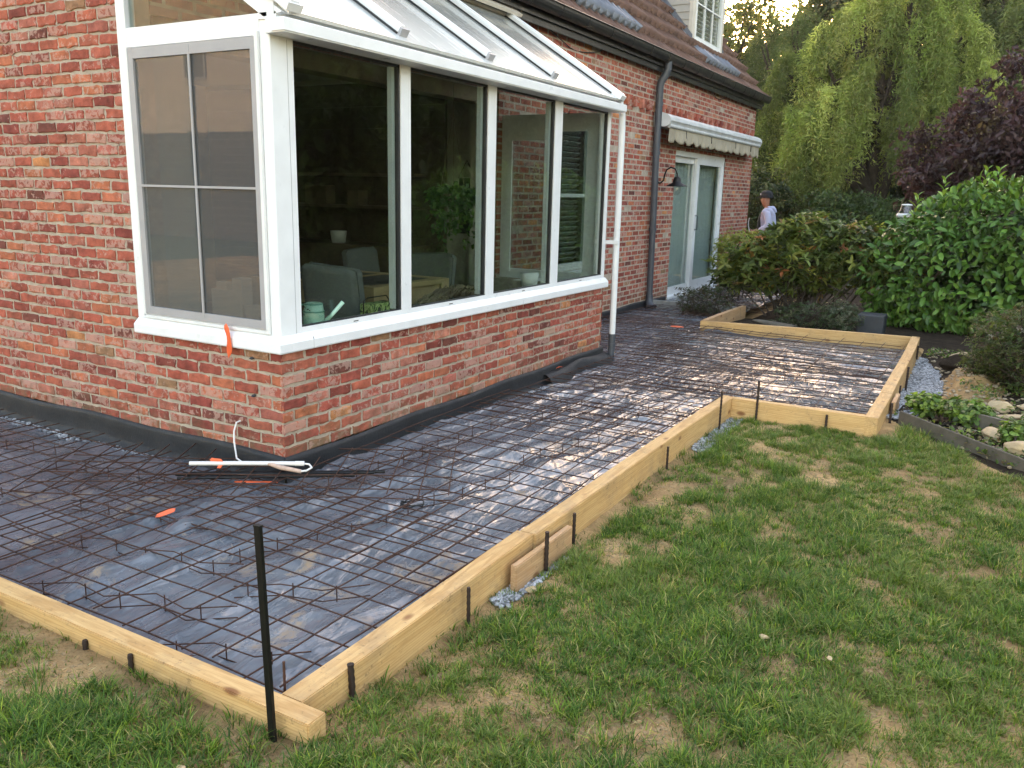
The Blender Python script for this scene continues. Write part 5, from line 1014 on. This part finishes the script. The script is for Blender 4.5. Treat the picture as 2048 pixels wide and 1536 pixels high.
bush((3.55, 5.1, -.12), [((3.65, 5.1, .28), (.62, .5, .40), 1.2), ((4.0, 5.0, .45), (.5, .45, .35), .8), ((3.35, 5.2, .05), (.35, .3, .2), .3)], [(.055, .08, .022), (.085, .11, .03), (.13, .15, .045), (.10, .07, .04), (.24, .22, .18)], [4, 4, 1.6, 2, .35], "small twiggy dark shrub with tiny leaves at the right edge of the picture", name="small_shrub", seed=75, nros=2600, lsz=.03, stems=60, zmin=-.1, rosette=6)
bush((2.2, 9.2, -.12), [((2.15, 9.0, .92), (.3, .3, .18), 1.)], [(.16, .22, .04), (.22, .26, .05), (.09, .13, .03)], None, "sprig of yellow-green leaves at the left shoulder of the laurel hedge", name="young_laurel", seed=76, nros=110, lsz=.10, stems=8, rosette=6)
rng = np.random.default_rng(33); n = 900; a = rng.random(n)*6.28; r_ = .17*np.sqrt(rng.random(n)); dr = np.where(rng.random(n) < .5, rng.random(n)**1.4*.46, rng.random(n)*.12)*(.5+.5*np.sin(a*1.5+.6)**2)
P = np.stack([r_*np.cos(a)*1.1, r_*np.sin(a)*1.1, .08-dr-r_*.3], -1); leaves("foliage", P, rnd(n, rng)+np.array([0, 0, -.7]), rnd(n, rng)+np.array([.5, -.5, .5]), .035+.03*rng.random(n), .6, pal(n, [(.06, .13, .03), (.04, .09, .02), (.10, .18, .04)], None, .2, rng), M['leaf'], hp, 'dia')
# white garden light behind the bushes
g = empty("garden_light", (1.86, 11.2, -.2), label="small white garden lantern top peeping over the hedge shoulder", cat="garden light")
m = MB(); m.tube([(0, 0, 0), (0, 0, 1.38)], .045, 10); m.build("post", M['cream'], g); m = MB(); m.lathe([(0, 1.38), (.13, 1.38), (.135, 1.42), (.12, 1.44), (0, 1.44)]); m.lathe([(.07, 1.56), (.085, 1.565), (.07, 1.58), (0, 1.585)]); m.build("lantern_cap", M['white'], g); m = MB(); m.lathe([(.115, 1.44), (.075, 1.565)]); m.build("lantern_glass", M['clearglass'], g)
# bed plants
GP = [(.15, .24, .035), (.10, .17, .03), (.22, .30, .05), (.07, .11, .02)]
for i, (x, y, s, lab) in enumerate([(2.86, 3.62, .13, "bright green leafy ground plant just inside the edging by the formwork corner"), (3.12, 3.55, .17, "larger bright green leafy ground plant behind the edging, left of the old plank"), (3.45, 3.05, .11, "small bright green plant between the old plank and the flat stone"), (3.62, 3.50, .15, "leafy green plant behind the old plank")]):
    bush((x, y, -.14), [((x, y, -.03), (s, s, .07), 1.)], GP, None, lab, cat="plant", name="ground_plant", seed=80+i, nros=int(420*s/.15), lsz=.042, aspect=.7, stems=6, rosette=4, zmin=-.13)
rng = np.random.default_rng(90); n = 16000; p = np.stack([2.65+2.6*rng.random(n), 2.3+4.6*rng.random(n)], -1); k = kerbside(p[:, 0], p[:, 1]); dn = fbm(p[:, 0]*2.6+1, p[:, 1]*2.6); keep = (k > .05) & (dn > .47) & (((p[:, 0]-2.76)/.28)**2+((p[:, 1]-5.0)/1.4)**2 > 1) & ~inslab(p[:, 0], p[:, 1], .1); p = p[keep]; n = len(p)
P = np.stack([p[:, 0], p[:, 1], gz(p[:, 0], p[:, 1])+.012+.04*rng.random(n)], -1)
tag(leaves("ground_cover", P, rnd(n, rng)*[1, 1, .5]+[0, 0, .25], np.array([[0, 0, 1.]])+rnd(n, rng)*.5, .022+.024*rng.random(n), .65, pal(n, [(.10, .16, .03), (.18, .26, .045), (.06, .09, .025), (.16, .11, .05), (.24, .24, .06)], [4, 2.5, 3, 2, 1], .25, rng), M['leaf'], None, 'dia'), "low leafy ground cover spread through the planted bed", "ground cover", kind='stuff')
n = 2400; p = np.stack([2.65+2.4*rng.random(n), 2.3+4.8*rng.random(n)], -1); p = p[(kerbside(p[:, 0], p[:, 1]) > .06) & ~inslab(p[:, 0], p[:, 1], .1)]; P = np.stack([p[:, 0], p[:, 1], gz(p[:, 0], p[:, 1])+.008], -1)
M['bits'] = simple("pale_stone_chips", (.48, .38, .25), .85, .5, 30); tag(pebbles("stone_chips", P, .013, M['bits'], 5), "scattered pale stone chips on the bed soil", "stone chips", kind='stuff')
# ------------------------------------------------------------------ grass
def grass():
    rng = np.random.default_rng(101)
    def field(x, y):
        d = fbm(x*2.4+3, y*2.4+1, 0, 5); e = fbm(x*7+2, y*7, 4, 3); v = np.clip((d-.31)*8, 0, 1)*np.clip((e-.26)*7, .15, 1)
        bare = np.zeros_like(x); wx = x+.30*(fbm(x*5, y*5, 8)-.5)+.12*(vnoise(x*17, y*17, 2)-.5); wy = y+.30*(fbm(x*5+9, y*5, 9)-.5)+.12*(vnoise(x*17, y*17, 12)-.5)
        for (bx, by, rx, ry) in BARE: bare = np.maximum(bare, np.clip(1.7*(1.15-np.sqrt(((wx-bx)/rx)**2+((wy-by)/ry)**2)), 0, 1))
        v = v*(1-.965*bare)
        v = v*np.where((y < -1.62) & (x < 1.75), np.clip((-1.70-y)/.14, .10, 1), 1)*np.where(x < 1.75, np.clip((x-1.64)/.09, .03, 1)*1.0, 1)**(np.where(y < -1.62, 0, 1))
        v = np.maximum(v, .22*(1-bare))
        out = inslab(x, y, .03) | (kerbside(x, y) > -.02)*(x > 2.6) | (y > 2.80)*(x < 2.75) | ((y > 6.4))
        return np.where(out, 0, v), d, bare
    # tuft centres, denser close to the viewer
    N = 98000; u = rng.random(N); x = rng.uniform(-.9, 5.0, N); y = -2.75+(6.0*rng.random(N)**1.15)
    v, d, _ = field(x, y); k = rng.random(N) < v; x, y, v, d = x[k], y[k], v[k], d[k]
    near = np.hypot(x-CP.x, y-CP.y); isT = rng.random(len(x)) < .30; per = np.where(isT, 24, np.where(near < 3.4, 9, 6)); idx = np.repeat(np.arange(len(x)), per); n = len(idx)
    tuft = .5+1.1*vnoise(x*4+1, y*4)+.5*(rng.random(len(x)) < .12); tuft = tuft*np.where(isT, 1.25, .8); cr = np.where(isT, .007, .022)+.010*rng.random(len(x))
    bx = x[idx]+rng.normal(0, 1, n)*cr[idx]; by = y[idx]+rng.normal(0, 1, n)*cr[idx]
    ok = ~inslab(bx, by, .012); bx, by, idx = bx[ok], by[ok], idx[ok]; n = len(bx)
    ang = rng.random(n)*2*math.pi; rad_ = np.arctan2(by-y[idx], bx-x[idx])+rng.normal(0, .5, n); wind = fbm(bx*3, by*3, 6)*6.28*2; ang = np.where(isT[idx], rad_, np.where(rng.random(n) < .45, wind+rng.normal(0, .6, n), ang))
    h = (.017+.022*rng.random(n))*tuft[idx]; lean = (.35+.9*rng.random(n)); wdt = .0011+.0009*rng.random(n); dx, dy = np.cos(ang), np.sin(ang); px, py = -dy, dx
    bz = gz(bx, by)-.002; V = np.zeros((n, 5, 3))
    for i, (t, s) in enumerate(((0, -1), (0, 1), (.55, -.8), (.55, .8), (1, 0))):
        r = h*lean*t**1.7; z = h*(t-.30*lean*t*t); V[:, i, 0] = bx+dx*r+px*wdt*s; V[:, i, 1] = by+dy*r+py*wdt*s; V[:, i, 2] = bz+z
    F = np.array([(0, 1, 3), (0, 3, 2), (2, 3, 4)]); F = (F[None]+(np.arange(n)*5)[:, None, None]).reshape(-1, 3)
    hue = vnoise(bx*1.6+5, by*1.6+2); tc = pal(len(x), [(1, 1, 1), (1.35, 1.25, 1.0), (.72, .78, .8)], [4, 2, 3], .12, rng)[idx]; base = tc*pal(n, [(.085, .160, .020), (.048, .105, .015), (.14, .225, .026), (.22, .28, .036), (.40, .34, .14), (.072, .145, .03)], [4, 4, 2.6, 1.5, .9, 1.2], .25, rng)
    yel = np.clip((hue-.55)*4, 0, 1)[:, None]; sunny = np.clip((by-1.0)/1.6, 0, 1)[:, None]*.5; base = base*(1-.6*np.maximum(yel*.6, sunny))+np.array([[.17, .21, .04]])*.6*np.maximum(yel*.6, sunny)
    C = np.ones((n, 5, 4)); C[:, :, :3] = base[:, None]*np.array([.85, .85, 1, 1, 1.12])[None, :, None]
    tag(npmesh("grass", V.reshape(-1, 3), F, [M['grassm']], None, C.reshape(-1, 4), smooth=False), "short patchy lawn grass around the formwork", "grass", kind='stuff')
    # dry clippings and clods on the bare soil
    N = 24000; x = rng.uniform(-.6, 4.4, N); y = rng.uniform(-2.7, 3., N); v, d, b = field(x, y); k = (v < .8) & ~inslab(x, y, .1) & (kerbside(x, y) < -.05); x, y = x[k], y[k]; n = len(x); a = rng.random(n)*6.28
    P = np.stack([x, y, gz(x, y)+.003+.004*rng.random(n)], -1); D = np.stack([np.cos(a), np.sin(a), .12*rng.normal(size=n)], -1)
    tag(leaves("dry_straw", P, D, np.tile([0, 0, 1.], (n, 1))+rnd(n, rng)*.3, .014+.022*rng.random(n), .10, pal(n, [(.42, .33, .18), (.30, .22, .11), (.16, .17, .06), (.5, .42, .26)], None, .2, rng), M['grassm'], None, 'dia'), "dry straw and grass clippings on the bare soil", "dry grass", kind='stuff')
    N = 60000; x = rng.uniform(-.6, 3.6, N); y = rng.uniform(-2.6, 3., N); v, d, b = field(x, y); k = (v < .35) & (vnoise(x*9, y*9) > .35) & ~inslab(x, y, .1) & (kerbside(x, y) < -.05); x, y = x[k], y[k]
    P = np.stack([x, y, gz(x, y)-.001], -1); M['clod'] = simple("soil_clods", (.36, .245, .12), .95, .4, 60, .6, 120)
    tag(pebbles("soil_crumbs", P, .0062, M['clod'], 8), "crumbly sandy soil clods between the grass", "soil crumbs", kind='stuff')
grass()
m = MB(); rr = random.Random(2)
for (x, y, s, lab) in [(2.63, -.30, .020, "crumpled whitish scrap lying in the grass in the lower middle right"), (2.86, -.32, .014, "tiny pale stone in the grass near the bottom right"), (1.55, -1.93, .022, "whitish pebble in the soil near the bottom left")]:
    rock(x, y, s, s*.7, s*.45, rr.uniform(0, 3), lab, int(x*100), .018)
# ------------------------------------------------------------------ awning, lamp
a = empty("awning", (-1.1, 10.9, 2.42), label="closed white awning cassette with a dirty scalloped cream valance above the sliding door", cat="awning")
ya, yb = 8.10, 12.98
pr = [(-1.098, 0, 2.335), (-.93, 0, 2.335), (-.885, 0, 2.36), (-.865, 0, 2.41), (-.875, 0, 2.455), (-.92, 0, 2.495), (-1.0, 0, 2.515), (-1.098, 0, 2.515)]
m = MB(); m.prism(pr, (0, ya, 0), (0, yb, 0)); m.tube([(-.90, ya+.02, 2.345), (-.90, yb-.02, 2.345)], .028, 10); m.box(-.893, -.858, ya, yb, 2.405, 2.418)
rel(m.build("cassette", M['alu']), a); m = MB(); m.prism([(p[0]*1.0+(.006 if p[0] > -1.0 else 0), 0, p[2]+(.005 if p[2] > 2.5 else -.004)) for p in pr], (0, ya-.035, 0), (0, ya, 0)); rel(m.build("end_plate", M['alu']), a); m = MB(); m.prism([(p[0]+(.006 if p[0] > -1.0 else 0), 0, p[2]+(.005 if p[2] > 2.5 else -.004)) for p in pr], (0, yb, 0), (0, yb+.03, 0)); rel(m.build("end_plate", M['alu']), a)
ys = np.arange(ya+.06, yb-.02, .012); rowz = np.linspace(0, 1, 7); YY, TT = np.meshgrid(ys, rowz, indexing='ij'); bot = .165+-.02+.06*np.abs(np.sin((YY-ya)/.36*math.pi))**.5; ZZ = 2.332-bot*TT; XX = -.905+.012*np.sin(YY*11)*TT+.010*np.sin(YY*37)*TT-.03*TT*np.clip(1-(YY-ya)/.35, 0, 1)
v_ = npmesh("valance", np.stack([XX, YY, ZZ], -1).reshape(-1, 3), gridfaces(len(ys), 7), [M['canvas']]); v_.modifiers.new("t", 'SOLIDIFY').thickness = .003; rel(v_, a)
m = MB()
for y in (ya+.75, ya+1.95, ya+3.3, ya+4.3): m.box(-.906, -.895, y, y+.012, 2.22, 2.32)
rel(m.build("valance_strap", M['iron']), a)
l = empty("wall_lamp", (-1.1, 8.30, 1.60), label="black gooseneck wall lamp with clear bulb glass between downpipe and sliding door", cat="wall lamp")
m = MB(); m.lathe([(0, 0), (.05, 0), (.05, .015), (0, .02)], (0, 0, 0)); vv = m.v; m.v = [(v[2], v[1], v[0]) for v in vv]
m.tube([(.01, 0, 0), (.06, 0, -.01), (.105, 0, .03), (.115, .0, .10), (.14, .0, .17), (.20, .0, .205), (.265, .0, .185), (.295, .0, .12), (.30, .0, .07)], .011, 10); m.build("gooseneck_arm", M['iron'], l)
m = MB(); m.lathe([(.012, .085), (.045, .07), (.055, .03), (.062, .0), (.15, -.045), (.152, -.05), (.06, -.012), (.04, -.0)], (.30, 0, 0), 24); m.build("lamp_shade", M['iron'], l)
m = MB(); m.lathe([(.045, -.015), (.055, -.06), (.058, -.11), (.045, -.15), (.02, -.17), (0, -.172)], (.30, 0, 0), 18); m.build("bulb_glass", M['clearglass'], l)
# ------------------------------------------------------------------ person
def skin(name, verts, edges, rad, mats, parent, sub=2):
    me = bpy.data.meshes.new(name); me.from_pydata(verts, edges, []); o = link(name, me, parent, mats)
    o.data = me
    sk = o.modifiers.new("skin", 'SKIN'); 
    for i, r in enumerate(rad): d = me.skin_vertices[0].data[i]; d.radius = r if isinstance(r, tuple) else (r, r); d.use_root = (i == 0)
    sk.use_smooth_shade = True; s = o.modifiers.new("sub", 'SUBSURF'); s.levels = s.render_levels = sub; return o
def person():
    # facing -x (to the left of the picture), walking; local x forward
    p = empty("person", (-.93, 14.35, -.245), R(186), label="man in black cap and lilac-grey hoodie walking past the house end, holding white papers", cat="person")
    V = [(0, 0, .93), (.0, 0, 1.10), (.02, 0, 1.28), (.03, 0, 1.42), (.06, 0, 1.49), (.095, 0, 1.555), (.10, 0, 1.65), (.09, 0, 1.71),
         (0, .10, .90), (.12, .10, .50), (.10, .10, .10), (.24, .10, .045), (0, -.10, .90), (-.14, -.10, .50), (-.36, -.10, .14), (-.27, -.10, .05),
         (.03, .18, 1.41), (-.03, .23, 1.13), (.20, .17, 1.00), (.03, -.18, 1.41), (.02, -.22, 1.13), (.24, -.10, 1.02), (.27, .14, .98), (.31, -.07, 1.0)]
    E = [(0, 1), (1, 2), (2, 3), (3, 4), (4, 5), (5, 6), (6, 7), (0, 8), (8, 9), (9, 10), (10, 11), (0, 12), (12, 13), (13, 14), (14, 15), (3, 16), (16, 17), (17, 18), (3, 19), (19, 20), (20, 21), (18, 22), (21, 23)]
    Rr = [(.11, .14), (.10, .13), (.12, .15), (.10, .13), .052, .086, .098, .066, .085, .06, .042, .035, .085, .06, .042, .035, .06, .045, .033, .06, .045, .033, .03, .03]
    skin("body", V, E, Rr, [M['skin']], p)
    hv = [V[0], V[1], V[2], (.02, 0, 1.43), (.03, 0, 1.49), V[16], V[17], (.17, .175, 1.02), V[19], V[20], (.2, -.11, 1.035)]
    hv[0] = (-.01, 0, .90); skin("hoodie", hv, [(0, 1), (1, 2), (2, 3), (3, 4), (3, 5), (5, 6), (6, 7), (3, 8), (8, 9), (9, 10)], [(.135, .165), (.125, .16), (.14, .175), (.125, .14), .085, .085, .068, .05, .085, .068, .05], [M['hood']], p)
    skin("hood", [(-.085, 0, 1.455), (-.05, .085, 1.475), (.05, .095, 1.48), (-.05, -.085, 1.475), (.05, -.095, 1.48), (-.12, 0, 1.38)], [(0, 1), (1, 2), (0, 3), (3, 4), (0, 5)], [.05, .045, .03, .045, .03, .03], [M['hood']], p)
    tv = [(0, 0, .88), V[8], V[9], (.10, .10, .12), V[12], V[13], (-.34, -.10, .17)]; tv[1] = (0, .1, .86); tv[4] = (0, -.1, .86); skin("trousers", tv, [(0, 1), (1, 2), (2, 3), (0, 4), (4, 5), (5, 6)], [(.13, .15), .105, .078, .06, .105, .078, .06], [M['dark_cloth']], p)
    for c, s in (((.17, .1, .05), 1), ((-.29, -.1, .07), -1)): skin("shoe", [(c[0]-.09, c[1], c[2]), (c[0]+.03, c[1], c[2]-.005), (c[0]+.13, c[1], c[2]-.02)], [(0, 1), (1, 2)], [.048, .05, .032], [M['dark_cloth']], p, 1)
    skin("vest_front", [(.10, 0, 1.40), (.13, 0, 1.2), (.12, 0, .95)], [(0, 1), (1, 2)], [(.05, .08), (.055, .11), (.05, .10)], [M['dark_cloth']], p, 1)
    m = MB(); m.lathe([(.118, -.02), (.120, .02), (.112, .07), (.08, .11), (.03, .125), (0, .127)], (.085, 0, 1.69), 20); m.v = [(.085+(v[0]-.085)*1.05, v[1]*.86, v[2]) for v in m.v]; m.prism([(.17, -.075, 1.688), (.24, -.065, 1.675), (.285, 0, 1.665), (.24, .065, 1.675), (.17, .075, 1.688)], (0, 0, 0), (0, 0, .012)); m.build("cap", M['dark_cloth'], p)
    m = MB(); m.box(.192, .204, .022, .05, 1.725, 1.755); m.build("cap_patch", M['white'], p)
    # face: nose, brow, ears, eyes, mouth
    m = MB(); m.add([(.183, -.012, 1.635), (.183, .012, 1.635), (.213, 0, 1.622), (.186, 0, 1.668), (.184, 0, 1.612)], [(0, 2, 3), (1, 3, 2), (0, 4, 2), (1, 2, 4)]); m.build("nose", M['skin'], p)
    for s in (-1, 1):
        m = MB(); m.lathe([(0, -.03), (.012, -.02), (.016, .005), (.012, .028), (0, .033)], (.08, s*.078, 1.648), 8); m.build("ear", M['skin'], p); m = MB(); m.lathe([(0, -.008), (.008, 0), (0, .008)], (.172, s*.03, 1.66), 8); m.build("eye", M['dark_cloth'], p)
    m = MB(); m.box(.172, .186, -.022, .022, 1.588, 1.594); m.build("mouth", simple("lips", (.28, .09, .07), .5), p)
    # hands with five fingers each, curled round the papers
    for hx, hy, hz, s in ((.27, .14, .98, 1), (.31, -.07, 1.0, -1)):
        V2 = [(hx-.01, hy, hz), (hx+.05, hy, hz-.01)]; E2 = [(0, 1)]; R2 = [(.03, .022), (.034, .018)]
        for i in range(4):
            b = len(V2); dz = .026-.017*i; L = (.032, .036, .034, .027)[i]; V2 += [(hx+.06, hy, hz+dz-.01), (hx+.06+L*.7, hy-s*.012, hz+dz-.014), (hx+.06+L*.8, hy-s*.035, hz+dz-.016)]; E2 += [(1, b), (b, b+1), (b+1, b+2)]; R2 += [.009, .0085, .007]
        b = len(V2); V2 += [(hx+.03, hy-s*.02, hz+.03), (hx+.055, hy-s*.035, hz+.045)]; E2 += [(0, b), (b, b+1)]; R2 += [.010, .008]; skin("hand", V2, E2, R2, [M['skin']], p, 1)
    m = MB(); n = 8; vs = []
    for i in range(n+1): t = i/n; vs += [(.31+.07*math.sin(t*2.2), .16, .93+.34*t), (.33+.07*math.sin(t*2.2), -.08, .93+.34*t)]
    m.add(vs+[(a_+.006, b_, c_) for a_, b_, c_ in vs], [(2*i, 2*i+1, 2*i+3, 2*i+2) for i in range(n)]+[(2*n+2+2*i, 2*n+4+2*i, 2*n+5+2*i, 2*n+3+2*i) for i in range(n)])
    o = m.build("papers", M['white']); o.location = p.location; o.rotation_euler = p.rotation_euler; tag(o, "curled white papers held by the man in the cap", "papers")
person()
# ------------------------------------------------------------------ neighbouring house, seen mirrored in the left window
nb = empty("neighbour_house", (-19, -17, -.3), label="beige neighbouring house behind the viewer, mirrored in the screened window", cat="house")
m = MB(); m.box(-26, -12, -22, -16, -.3, 8.2); rel(m.build("wall", M['nbrick']), nb); m = MB(); m.prism([(-26.4, -22.4, 8.2), (-26.4, -15.6, 8.2), (-26.4, -19, 11.2)], (0, 0, 0), (14.8, 0, 0)); rel(m.build("roof", M['tile']), nb)
for x, z0, z1 in ((-19.9, 4.7, 5.9), (-16.4, 4.7, 5.9), (-23.4, 4.7, 5.9), (-17.2, 1, 2.2)):
    m = MB(); m.box(x-.06, x+.96, -16.0, -15.93, z0-.06, z1+.06); w_ = m.build("window", M['screen']); rel(w_, nb); m = MB(); m.box(x, x+.9, -15.95, -15.92, z0, z1); m.build("pane", M['rubber'], w_)
fn = empty("garden_fence", (-19, -14.5, -.3), label="dark boarded garden fence in front of the neighbouring house", cat="fence")
m = MB()
for k in range(15): m.box(-30, -6, -14.5, -14.47, -.3+k*.215, -.3+k*.215+.205)
M['fencewood'] = simple("dark_fence_wood", (.035, .033, .03), .8, .3); rel(m.build("fence_panel", M['fencewood']), fn)
for x in range(-30, -5, 3): m = MB(); m.box(x-.06, x+.06, -14.47, -14.38, -.3, 2.95); rel(m.build("fence_post", M['fencewood']), fn)

# ------------------------------------------------------------------ thin haze volume added to imitate the sun's glare in the lens
hz = MB(); hz.box(-40, 30, -24, 75, -2.6, 24)
hm = bpy.data.materials.new("glare_haze"); hm.use_nodes = True; t_ = hm.node_tree; t_.nodes.remove(t_.nodes["Principled BSDF"]); pv = t_.nodes.new("ShaderNodeVolumePrincipled"); pv.inputs['Color'].default_value = (1, .99, .86, 1); pv.inputs['Density'].default_value = .0005; pv.inputs['Anisotropy'].default_value = .45
t_.links.new(pv.outputs[0], t_.nodes["Material Output"].inputs['Volume']); tag(hz.build("haze", hm), kind='stuff', label="thin warm haze volume added over the garden to imitate lens glare", cat="haze")
